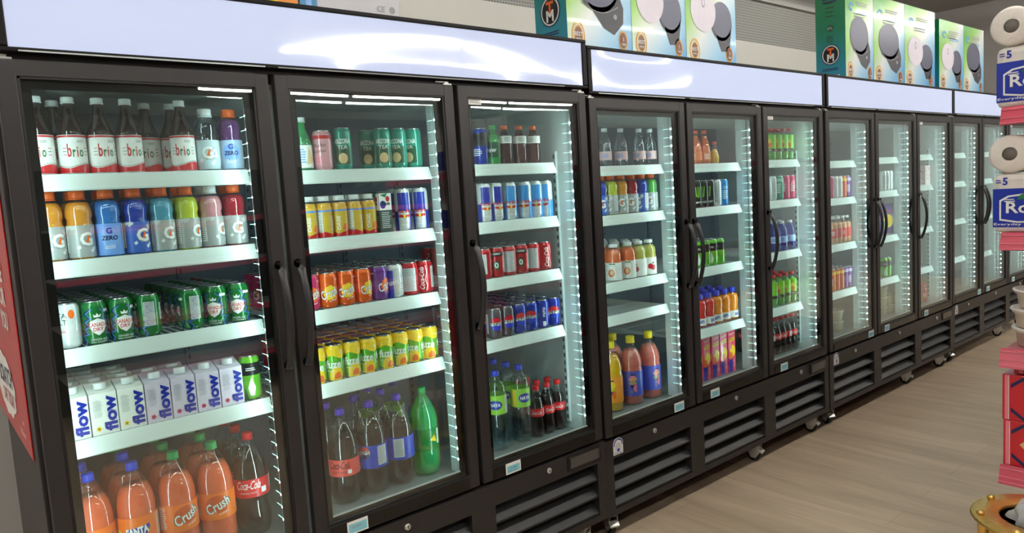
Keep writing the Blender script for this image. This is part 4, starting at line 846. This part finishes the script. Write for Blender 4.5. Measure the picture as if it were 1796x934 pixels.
tub('tub', 1, M('creamy_food', (222, 218, 170), .6, var=.15, scale=60), 'round clear tub of pale food'); tub('tubg', 1, M('yellow_food', (220, 206, 120), .6, var=.15, scale=60), 'round clear tub of yellow food')
for d, x, n, kd in ((7, 4.64, 2, 'tub'), (7, 4.50, 1, 'tub'), (8, 5.335, 3, 'tubg'), (8, 5.47, 2, 'tubg')):
    for k in range(n):
        place(kd, x+.003*k, .225, z_(.0306)+k*.0725, .3*k, '%s, %s up in %s stack, floor of %s door' % (KIND[kd]['desc'], ORD[k], 'left' if x in (4.50, 5.335) else 'right', ORD[d-1]), 'round food tubs, %s door' % ORD[d-1])
def bag():
    m = MB(); n = 10; vs = []; fs = []
    for s in (-1, 1):
        for i in range(n+1):
            for q in range(n+1):
                a, b = i/n*2-1, q/n; t = max(0, (1-a*a))*max(0, math.sin(math.pi*b))**.6; vs.append((a*.085, s*.035*t, .004+b*.22))
    N1 = (n+1)**2
    for s in (0, 1):
        for i in range(n):
            for q in range(n):
                p = s*N1+i*(n+1)+q; f = (p, p+n+1, p+n+2, p+1); fs.append(f if s == 0 else f[::-1])
    m.add(vs, fs, M('bag_purple', (118, 92, 168), .3, coat=.3), True)
    Art().ell(P_('yellow'), .01, .1, .04, .05).ell(P_('green'), -.02, .07, .03, .03, 3).text(P_('red'), 'SNACK', 0, .17, .02, 4, .02).plane(m, (0, -.036, 0), (1, 0, 0), (0, 0, 1), (0, -1, 0)); return m.build('snack_bag')
o = bag(); o.location = (5.40, .21, shz(8, 3)); o.rotation_euler.z = -.5; tag(o, 'purple and yellow snack bag upright on the third shelf of the eighth door', 'bag')
mb = MB().box(-.05, .05, -.03, .03, 0, .15, M('box_rose_white', (232, 208, 205), .5), .001)
for k in range(12): Art().ell(P_('red'), random.uniform(-.04, .04), random.uniform(.01, .14), .006, .004).plane(mb, (0, -.03, 0), (1, 0, 0), (0, 0, 1), (0, -1, 0)); Art().ell(P_('red'), random.uniform(-.022, .022), random.uniform(.01, .14), .005, .004).plane(mb, (-.05, 0, 0), (0, -1, 0), (0, 0, 1), (-1, 0, 0))
o = mb.build('dotted_box'); o.location = (6.03, .165, shz(9, 2)); tag(o, 'white box with red flecks on the second shelf of the ninth door', 'box')
# ------------------------------------------------------------------ boxes on top of the coolers
def scale_box(name, x0, w, y0, dep, h, kind, label, rz=0):
    zb = z_(1.62)
    o = MB()
    g = bpy.data.materials.new('printed_box_'+kind) if 'printed_box_'+kind not in MATS else MATS['printed_box_'+kind]
    if 'printed_box_'+kind not in MATS:
        MATS['printed_box_'+kind] = g; g.use_nodes = True; nt = g.node_tree; b = nt.nodes['Principled BSDF']; b.inputs['Roughness'].default_value = .22; b.inputs['Coat Weight'].default_value = .12
        tc = nt.nodes.new('ShaderNodeTexCoord'); sx = nt.nodes.new('ShaderNodeSeparateXYZ'); nt.links.new(tc.outputs['Object'], sx.inputs[0])
        ad = nt.nodes.new('ShaderNodeMath'); ad.operation = 'MULTIPLY_ADD'; ad.inputs[1].default_value = 1.1 if kind != 'side' else -.9; ad.inputs[2].default_value = .0
        sc = nt.nodes.new('ShaderNodeMath'); sc.operation = 'ADD'; nt.links.new(sx.outputs['Z'], ad.inputs[0])
        s2 = nt.nodes.new('ShaderNodeMath'); s2.operation = 'MULTIPLY_ADD'; s2.inputs[1].default_value = {'front': -1.3, 'side': 0}[kind]; s2.inputs[2].default_value = {'front': .42, 'side': .74}[kind]; nt.links.new(sx.outputs['X'], s2.inputs[0])
        nt.links.new(ad.outputs[0], sc.inputs[0]); nt.links.new(s2.outputs[0], sc.inputs[1])
        cr = nt.nodes.new('ShaderNodeValToRGB'); e = cr.color_ramp.elements
        cols = [(.0, (84, 164, 220)), (.28, (160, 206, 234)), (.5, (226, 232, 230)), (.72, (160, 212, 110)), (1, (78, 170, 50))] if kind == 'front' else [(.0, (36, 128, 60)), (.35, (30, 132, 96)), (.6, (50, 150, 178)), (1, (60, 160, 190))]
        e[0].position = 0; e[0].color = (*lin(cols[0][1]), 1); e[1].position = 1; e[1].color = (*lin(cols[-1][1]), 1)
        for p, c in cols[1:-1]: q = e.new(p); q.color = (*lin(c), 1)
        nt.links.new(sc.outputs[0], cr.inputs[0]); nt.links.new(cr.outputs[0], b.inputs['Base Color'])
    return g
def make_box(x0, w, y0, dep, h, both, label, rz=0):
    f = scale_box('', 0, 0, 0, 0, 0, 'front', ''); s = scale_box('', 0, 0, 0, 0, 0, 'side', '')
    m = MB(); m.add([(0, 0, 0), (w, 0, 0), (w, 0, h), (0, 0, h)], [(0, 1, 2, 3)], f); m.add([(0, dep, 0), (w, dep, 0), (w, dep, h), (0, dep, h)], [(1, 0, 3, 2)], f)
    m.add([(0, 0, 0), (0, 0, h), (0, dep, h), (0, dep, 0)], [(0, 1, 2, 3)], s); m.add([(w, 0, 0), (w, 0, h), (w, dep, h), (w, dep, 0)], [(3, 2, 1, 0)], s)
    m.add([(0, 0, 0), (w, 0, 0), (w, dep, 0), (0, dep, 0)], [(3, 2, 1, 0)], s); m.add([(0, 0, h), (w, 0, h), (w, dep, h), (0, dep, h)], [(0, 1, 2, 3)], s)
    plate = M('print_plate', (74, 76, 104), .3, coat=.3); base = M('print_base', (42, 40, 52), .35); pale = M('print_pale', (222, 214, 226), .4)
    ws = w; w = .43; a = Art(); c = w/2; gd = P_('gold')
    if both:
        a.poly(base, [(c+.03, .30), (c+.175, .34), (c+.17, .26), (c+.15, .17), (c+.08, .165), (c+.04, .24)], 2).ell(base, c+.085, .315, .095, .095, 2, 32).ell(plate, c+.085, .33, .092, .092, 3, 32).ell(pale, c-.07, .36, .105, .105, 4, 36).ell(greyp, c-.07, .40, .014, .026, 5).ell(pale, c-.07, .40, .009, .018, 6)
    else:
        a.ell(base, c-.01, .385, .14, .12, 2, 36).poly(base, [(c-.08, .30), (c+.12, .38), (c+.16, .30), (c+.155, .23), (c+.09, .175), (c+.02, .20)], 2).ell(plate, c-.01, .40, .137, .112, 3, 36).ell(greyp, c+.10, .255, .012, .012, 4)
        a.line(greyp, [(c-.12+.24*k/10, .30-.035*math.sin(math.pi*k/10)) for k in range(11)], .004, 4)
    for bx, rr, t in ((.065, .048, 'BEST'), (w-.065, .036, '1')):
        a.ell(gd, bx, .155, rr*.9, rr*1.25, 2, 24).ell(paper if t == 'BEST' else P_('brown'), bx, .155, rr*.7, rr, 3, 24).ell(gd if t == 'BEST' else P_('brown'), bx, .155, rr*.6, rr*.9, 4, 24)
        a.ell(P_('brown'), bx, .155, rr*.5, rr*.75, 5).text(paper, t, bx, .16, .018, 6, .01).text(paper, 'PRICE' if t == 'BEST' else 'YEAR', bx, .138, .009, 6, .01)
    a.text(P_('sky'), 'C', .08, h-.11, .06, 3, .05, .2, -20); a.lines(greyp, c+.04, h-.085, .2, .03, 2, 2, .5).lines(P_('sky'), c+.05, h-.14, .2, .03, 2, 2, .4).lines(greyp, c, .52 if h > .6 else .5, .18, .035, 2, 2, .5)
    a.items = [(mm, [(x*ws/.43, y) for x, y in vv], ff, ll) for mm, vv, ff, ll in a.items]; w = ws
    a.clip(.003, w-.003, .003, h-.003).plane(m, (0, 0, 0), (1, 0, 0), (0, 0, 1), (0, -1, 0), .0006)
    b = Art(); q = dep/2
    b.ell(P_('navy'), q, .27, .062, .066, 2, 28).ell(paper, q, .27, .057, .061, 3, 28).ell(blk, q, .27, .05, .054, 4, 28).text(P_('orange'), 'T', q, .285, .055, 5, .04).text(white, 'M', q, .25, .05, 6, .04)
    b.lines(P_('navy'), q, .175, .12, .02, 2, 2).rect(paper, q, .10, .12, .07, 2).bars(blk, q, .11, .105, .05, 16, 3)
    b.ell(P_('dgreen'), q, .44, .022, .022, 2).text(white, 'ETL', q, .44, .015, 3).lines(P_('dgreen'), q, .37, .05, .05, 5, 2).lines(P_('dgreen'), q, .56, .06, .11, 4, 2, .3).lines(P_('navy'), q, h-.06, .1, .04, 2, 2, .5)
    b.clip(.003, dep-.003, .003, h-.003).plane(m, (0, dep, 0), (0, -1, 0), (0, 0, 1), (-1, 0, 0), .0006)
    o = m.build('appliance_box'); o.location = (x0, y0, z_(1.6205)+(.0165 if x0 < 2.05 and False else 0)); o.rotation_euler.z = rz
    return tag(o, label, 'box', 'crepe maker boxes on top of the coolers')

make_box(2.062, .421, .1, .2, .68, False, 'large green and blue crepe maker box, leftmost of those above the second cooler')
make_box(2.486, .412, .1, .2, .68, True, 'crepe maker box showing two discs, middle of three above the second cooler')
make_box(2.901, .44, .1, .2, .68, True, 'crepe maker box showing two discs, right of three above the second cooler')
make_box(4.607, .407, .1, .2, .68, False, 'crepe maker box with exposed green side and barcode, above the third cooler')
make_box(5.018, .505, .1, .2, .68, False, 'crepe maker box showing one disc, second of the group above the third cooler')
make_box(5.527, .56, .1, .2, .68, True, 'crepe maker box showing two discs, third of the group above the third cooler')
make_box(6.175, .522, .1, .2, .64, True, 'shorter crepe maker box showing two discs, above the farthest cooler')
make_box(6.70, .475, .1, .2, .64, False, 'shorter crepe maker box showing one disc, rightmost above the farthest cooler')
for ob in C.objects:
    if ob.name.startswith('appliance_box'):
        ob.location.z += .004 if ob.location.x > 6.16 else 0
m = MB().box(0, .72, 0, .3, 0, .34, M('box_orange', (236, 140, 40), .35, var=.25, scale=3), .002)
Art().rect(P_('yellow'), .45, .2, .4, .16).text(P_('red'), 'FRESH', .45, .2, .07, 3, .02).plane(m, (0, 0, 0), (1, 0, 0), (0, 0, 1), (0, -1, 0), .0008)
o = m.build('carton_box'); o.location = (.125, .12-.015, z_(1.637)); tag(o, 'orange cardboard box on top of the nearest cooler', 'box')
m = MB().box(0, .06, 0, .3, 0, .36, M('box_blue', (70, 140, 190), .4)).box(.0605, .375, 0, .3, 0, .36, M('box_silver', (198, 196, 202), .35, var=.1, scale=6))
Art().text(greyp, 'CE', .30, .14, .02, 3, .01).ell(greyp, .345, .14, .012, .012, 2).rect(P_('lightblue'), .03, .2, .02, .28, 2).plane(m, (0, 0, 0), (1, 0, 0), (0, 0, 1), (0, -1, 0), .0008)
o = m.build('carton_box'); o.location = (.85, .12-.015, z_(1.637)); tag(o, 'silver grey box with blue edge on top of the nearest cooler', 'box')
# ------------------------------------------------------------------ poster on the near side of the first cooler
m = MB(); pm = M('poster_red', (214, 34, 40), .3, coat=.3, var=.12, scale=3)
m.box(-.002, 0, -.9, 0, 0, 1.0, pm)
a = Art()
bl = [(-.50+.25*math.cos(q)*(1+.05*math.sin(q*9)), .135+.10*math.sin(q)*(1+.06*math.cos(q*11))) for q in [2*math.pi*k/40 for k in range(40)]]
a.poly(paper, bl, 2).text(P_('navy'), 'SCRATCH', -.47, .165, .06, 3, .03, 0, 3, .36).text(P_('red'), 'ONE TODAY', -.44, .10, .045, 3, .01, 0, 2, .30)
a.text(paper, 'ONE', -.27, .50, .055, 3, .03, w=.18).text(paper, 'FOR', -.27, .43, .055, 3, .03, w=.18).text(paper, 'YOU', -.27, .36, .055, 3, .03, w=.18).text(paper, 'PlaySmart', -.15, .045, .024, 3, .01, w=.12).lines(paper, -.12, .08, .05, .012, 2, 2)
a.plane(m, (-.002, -.9, 0), (0, -1, 0), (0, 0, 1), (-1, 0, 0), .0006)
o = m.build('poster'); o.rotation_euler.z = 0; o.location = (-.0145, 1.02, z_(.475)); tag(o, 'red lottery poster with white lettering on the side of the nearest cooler', 'poster')
# ------------------------------------------------------------------ the end of the aisle shelf on the right
EX = 2.45
pinkm = M('shelf_rail_red', (212, 84, 104), .3); shm = M('shelf_board_pink', (206, 120, 130), .4); gpost = M('gondola_grey', (205, 202, 198), .4)
t = thing('aisle_shelving', 'aisle shelf end with pink-red shelf edges holding toilet paper and red boxes', 'shelf', (EX, -1.4, 0))
MB().box(.34, .40, -.95, .0, 0, 2.1, gpost, .003).build('back_panel', t); MB().box(.0, 4.5, -.95, -.02, 0, .12, M('plinth_dark', (50, 48, 48), .5)).build('plinth', t)
MB().box(.40, 4.5, -.50, -.46, .12, 2.1, gpost).build('spine_panel', t)
for k, (zt, h) in enumerate(((1.275, .05), (.884, .05), (.511, .055), (.124, .055))):
    so = MB().box(.0, .34, -.95, -.004, z_(zt)-.022, z_(zt), shm).build('shelf', t)
    m = MB(); m.prism([(-.0, z_(zt)+.004), (-.004, z_(zt)), (-.022, z_(zt)-h), (-.016, z_(zt)-h-.002), (.0, z_(zt)-.012)], pinkm, 'y', -.95, .0)
    m2 = MB(); m2.v = [(p[0], p[1], p[2]) for p in m.v]; m2.f = m.f; m2.m = m.m; m2.sm = m.sm; m2.mats = m.mats
    r_ = m2.build('shelf_edge', so)
    eb = MB()
    for zz in (.004, .030, .046): f_ = (zz+.012)/(h+.012); eb.box(-.005-.018*f_-.0012, -.004-.018*f_+.001, -.95, .0, z_(zt)-zz-.002, z_(zt)-zz+.001, P_('pink'))  # pale pink stripes that paint the rail's highlights in
    eb.build('edge_highlight_line', so)
for k, zt in enumerate((1.275, .884, .511, .124)):
    so = MB().box(.41, 4.5, -.45, -.02, z_(zt)-.022, z_(zt), shm).build('shelf', t); MB().box(.41, 4.5, -.02, -.012, z_(zt)-.045, z_(zt)+.002, pinkm).build('shelf_edge', so)
roy = M('pack_film_white', (232, 226, 220), .35, coat=.4, var=.05); royb = M('pack_blue', (20, 48, 165), .3, coat=.4, var=.08)
def tp_pack():
    m = MB(); m.box(0, .24, -.40, 0, 0, .188, roy, .02)
    a = Art(); a.rect(royb, .2, .079, .396, .122, 1)
    a.poly(white, [(.022, .040), (.022, .104), (.045, .118), (.12, .128), (.19, .118), (.215, .10), (.215, .05), (.17, .036), (.07, .032)], 2).poly(royb, [(.027, .045), (.027, .100), (.048, .113), (.12, .122), (.187, .113), (.209, .096), (.209, .054), (.167, .041), (.072, .037)], 3)
    a.poly(P_('green'), [(.07, .104), (.08, .120), (.10, .128), (.13, .132), (.14, .118), (.11, .110)], 4).rect(P_('mint'), .10, .108, .022, .018, 5).lines(white, .05, .103, .03, .012, 2, 4)
    a.text(white, 'Royale', .118, .075, .047, 6, .02, w=.155).text(white, 'Everyday Comfort', .085, .027, .010, 4, .01, w=.155).text(white, 'Confort quotidien', .078, .014, .008, 4, .01, w=.14)
    a.text(P_('royal'), '5', .038, .163, .024, 4, .03).lines(P_('royal'), .020, .163, .016, .014, 2, 3)
    a.clip(.004, .39).plane(m, (-.0002, 0, 0), (0, -1, 0), (0, 0, 1), (-1, 0, 0), .0005)
    return m.build('toilet_paper_pack')
def tp_roll():
    m = MB(); R = .059
    m.lathe([(.021, 0), (.05, 0), (R, .006), (R+.001, .05), (R, .12), (.05, .126), (.021, .126)], M('tissue_white', (238, 230, 222), .7, bump=.3, bscale=60), 36, axis='x')
    m.f.pop(); m.f.pop(); m.m = m.m[:len(m.f)]; m.sm = m.sm[:len(m.f)]
    o = m.build('toilet_roll'); MB().lathe([(.0205, .002), (.0205, .124)], M('card_tube', (120, 112, 108), .8), 24, axis='x').lathe([(0, .05), (.02, .05)], M('roll_core_dark', (78, 74, 72), .8), 24, axis='x').build('core', o)
    return o
pk = tp_pack(); pk.location = (EX+.012, -1.378, z_(1.2765)); tag(pk, 'blue and white toilet paper pack on the upper shelf of the aisle end', 'toilet paper', 'toilet paper packs')
q = dup(pk, (EX+.012, -1.369, z_(.8855)), 0); tag(q, 'blue and white toilet paper pack on the second shelf of the aisle end', 'toilet paper', 'toilet paper packs')
rl = tp_roll(); rl.location = (EX+.012, -1.421, z_(1.2765)+.188+.0605); tag(rl, 'white toilet roll end on, lying on the upper pack', 'toilet roll', 'toilet rolls')
n_ = 0
for yy, zz, lab in ((-1.421-.122, z_(1.2765)+.188+.0605, 'second white toilet roll from left, lying on the upper pack'), (-1.418, z_(.8855)+.188+.0605, 'white toilet roll end on, lying on the lower pack'), (-1.540, z_(.8855)+.188+.0605, 'second white toilet roll from left, lying on the lower pack')):
    q = dup(rl, (EX+.012, yy, zz), 0); tag(q, lab, 'toilet roll', 'toilet rolls')
redb = M('box_red', (206, 26, 44), .3, coat=.4, var=.06)
def red_box(diamond):
    m = MB().box(0, .24, -.36, 0, 0, .1505, redb, .002); a = Art()
    a.rect(P_('pink'), .012, .075, .010, .148, 1).rect(white, .0185, .075, .002, .148, 2)
    for v, s in ((.128, 1), (.022, -1)):
        a.poly(P_('navy'), [(.024, v-.012*s-(.010*s)), (.024, v-.012*s+.004*s), (.058, v+.018*s), (.072, v+.018*s)], 3)
    if diamond:
        a.poly(P_('tan'), [(.046, .075), (.106, .135), (.166, .075), (.106, .015)], 3).poly(P_('crimson'), [(.058, .075), (.106, .123), (.154, .075), (.106, .027)], 4).poly(P_('tan'), [(.064, .075), (.106, .117), (.148, .075), (.106, .033)], 5).poly(paper, [(.084, .055), (.078, .08), (.091, .088), (.106, .095), (.124, .088), (.132, .07), (.126, .055)], 6).lines(blk, .106, .07, .04, .02, 4, 7)
    else:
        a.text(P_('tan'), 'Ayu', .085, .085, .03, 3, .01, .4, -70).ell(P_('tan'), .14, .085, .012, .014, 3).rect(paper, .165, .135, .03, .022, 3).ell(P_('crimson'), .11, .03, .014, .007, 3).ell(P_('crimson'), .13, .022, .014, .007, 3)
    a.clip(.002, .358, .002, .148).plane(m, (-.0002, 0, 0), (0, -1, 0), (0, 0, 1), (-1, 0, 0), .0005); return m.build('biscuit_box')
b1 = red_box(True); b1.location = (EX+.012, -1.404, z_(.1255)); tag(b1, 'red box with tan diamond emblem, lower of the stack on the aisle end', 'box')
b2 = red_box(False); b2.location = (EX+.012, -1.401, z_(.277)); tag(b2, 'red box with tan script, upper of the stack on the aisle end', 'box')
m = MB().box(0, .2, -.3, 0, 0, .026, redb, .002); Art().rect(P_('pink'), .02, .013, .012, .024, 1).plane(m, (-.0002, 0, 0), (0, -1, 0), (0, 0, 1), (-1, 0, 0), .0005)
o = m.build('flat_box'); o.location = (EX+.03, -1.428, z_(.4295)); tag(o, 'flat red box lying on top of the two red boxes', 'box')
def bigtub():
    m = MB().lathe([(.076, 0), (.084, .003), (.090, .046), (.096, .048), (.096, .054)], M('tub_ivory', (232, 214, 196), .3, var=.12, scale=25), 36); m.lathe([(.0, .003), (.08, .004), (.086, .042), (0, .044)], M('beige_food', (208, 172, 140), .6, var=.3, scale=40), 30)
    o = m.build('round_container'); MB().lathe([(0, .052), (.1, .054), (.102, .058), (.1, .062), (.09, .06), (0, .06)], M('lid_ivory', (238, 228, 220), .3), 36).build('lid', o); return o
bt = bigtub(); bt.location = (EX+.115, -1.502, z_(.5125)); tag(bt, 'round container with ivory lid, lowest of the front stack above the pink shelf edge', 'container', 'round containers on the aisle end')
for (xx, yy, zz), lab in (((EX+.113, -1.498, z_(.5125)+.0625), 'round container with ivory lid, second from below in the front stack'), ((EX+.116, -1.504, z_(.5125)+.125), 'round container with ivory lid, top of the front stack'),):
    q = dup(bt, (xx, yy, zz), 0); tag(q, lab, 'container', 'round containers on the aisle end')
for k in range(4):
    q = dup(bt, (EX+.2, -1.73, z_(.5125)+.0625*k), 0); tag(q, 'round container in the rear stack, %s from below' % ORD[k], 'container', 'round containers on the aisle end')
# ------------------------------------------------------------------ gold stand
goldm = M('hammered_gold', (238, 196, 110), .34, metal=.85, var=.12, scale=60, bump=.35, bscale=90)
GZ = .565; t = thing('gold_side_stand', 'round hammered gold stand with pierced top at the lower right', 'stand', (2.20, -1.575, 0))
MB().lathe([(.105, GZ-.012), (.172, GZ-.012), (.176, GZ-.006), (.172, GZ), (.105, GZ), (.101, GZ-.006), (.105, GZ-.012)], goldm, 48).build('top_ring', t)
MB().lathe([(.12, .10), (.165, .10), (.168, .106), (.165, .112), (.12, .112), (.12, .10)], goldm, 40).build('lower_ring', t)
for k in range(7):
    a_ = 2*math.pi*(k+.35)/7; x, y = .146*math.cos(a_), .146*math.sin(a_)
    MB().lathe([(.014, 0), (.016, .01), (.014, .02), (.014, .54), (.017, .5525)], goldm, 14, (x, y, 0)).build('leg', t)
    MB().lathe([(.008, GZ), (.011, GZ+.004), (.009, GZ+.010), (0, GZ+.012)], goldm, 12, (.152*math.cos(a_), .152*math.sin(a_), 0)).build('stud', t)
MB().lathe([(0, .446), (.1068, .446), (.1072, .45), (.1072, .552)], M('stand_inner_glass', (190, 176, 150), .2), 32).build('bowl', t)
rnd = random.Random(4); bm = bmesh.new(); bmesh.ops.create_icosphere(bm, subdivisions=4, radius=.082)
for v in bm.verts:
    k = 1+.16*math.sin(v.co.x*70+v.co.y*31)*math.cos(v.co.z*55+v.co.x*22)+.05*math.sin(v.co.y*160); v.co = Vector((v.co.x*k, v.co.y*k, v.co.z*k*.9))*.92
m = MB().bm(bm, MATS['film'], True); o = m.build('plastic_bag')
for p, c in (((.0, .0, .03), 'print_gold'), ((-.02, -.03, .0), 'print_navy'), ((.03, -.02, -.01), 'print_gold'), ((-.04, .02, .0), 'print_tan')):
    MB().lathe([(0, -.03), (.012, -.028), (.012, .028), (0, .03)], MATS[c], 12, p, axis='x').build('packet', o)
o.location = (2.198, -1.575, .549); tag(o, 'crumpled clear plastic bag lying in the gold stand', 'bag')
# ------------------------------------------------------------------ ceiling lights
tube = M('lit_tube', (255, 253, 245), .3, emit=TUBE_E, var=0)
filltube = M('fill_tube_dim', (255, 253, 245), .3, emit=9, var=0)  # dimmer tubes added behind the coolers to lift the back wall
def fixture(x, y, z, L, lab, tm=None):
    t = thing('ceiling_light', lab, 'light', (x, y, z), 0, 'ceiling tube lights')
    MB().box(-L/2, L/2, -.05, .05, .03, .07, paper, .004).build('housing', t)
    MB().box(-L/2+.01, L/2-.01, -.028, .028, 0, .029, tm or tube, .01).build('tube', t)
    for s in (-1, 1): MB().tube([(s*L*.4, 0, .07), (s*L*.4, 0, CE-z)], .003, steel, 6).build('hanger', t)
LN = {-1.6: 'nearest', -3.4: 'second', -6.0: 'third', -9.0: 'fourth'}
for y in (-1.6, -3.4, -6.0, -9.0):
    for k in range(5):
        if y > -5: x, L = -3.5+k*3.3, 2.4
        else: x, L = (3.76, .84) if k == 0 else (3.28+k*1.72, 1.64)
        fixture(x, y, CE-.35, L, 'ceiling tube light, %s from the left in the %s row from the coolers' % (['first', 'second', 'third', 'fourth', 'fifth'][k], LN[y]))
for k, (x, y) in enumerate(((-2.6, -.2), (-2.6, 1.1), (2.0, 1.25), (4.6, 1.25), (7.0, 1.25))):  # extra unseen fixtures, added to brighten the poster and the back wall
    fixture(x, y, CE-.30, 2.2, 'added unseen ceiling tube light, %s from the left of those above and beside the coolers' % ['first', 'second', 'third', 'fourth', 'fifth'][k], filltube if x > 0 else None)
# reflected in the glass doors: a white column and an aisle shelf behind the photographer
struct(MB().box(.05, .40, -4.4, -4.05, 0, CE, M('column_white', (214, 210, 204), .7)).build('column_1'))
t = thing('aisle_shelving', 'dark aisle shelf with red shelf edges, seen mirrored in the cooler glass', 'shelf', (0, -4.1, 0))
MB().box(.6, 5.2, -.5, -.45, 0, 2.0, M('gondola_dark', (70, 70, 74), .6)).build('back_panel', t)
for k, zt in enumerate((.35, .75, 1.15, 1.55)):
    so = MB().box(.6, 5.2, -.45, 0, zt-.02, zt, gpost).build('shelf', t); MB().box(.6, 5.2, 0, .01, zt-.045, zt+.003, pinkm).build('shelf_edge', so)
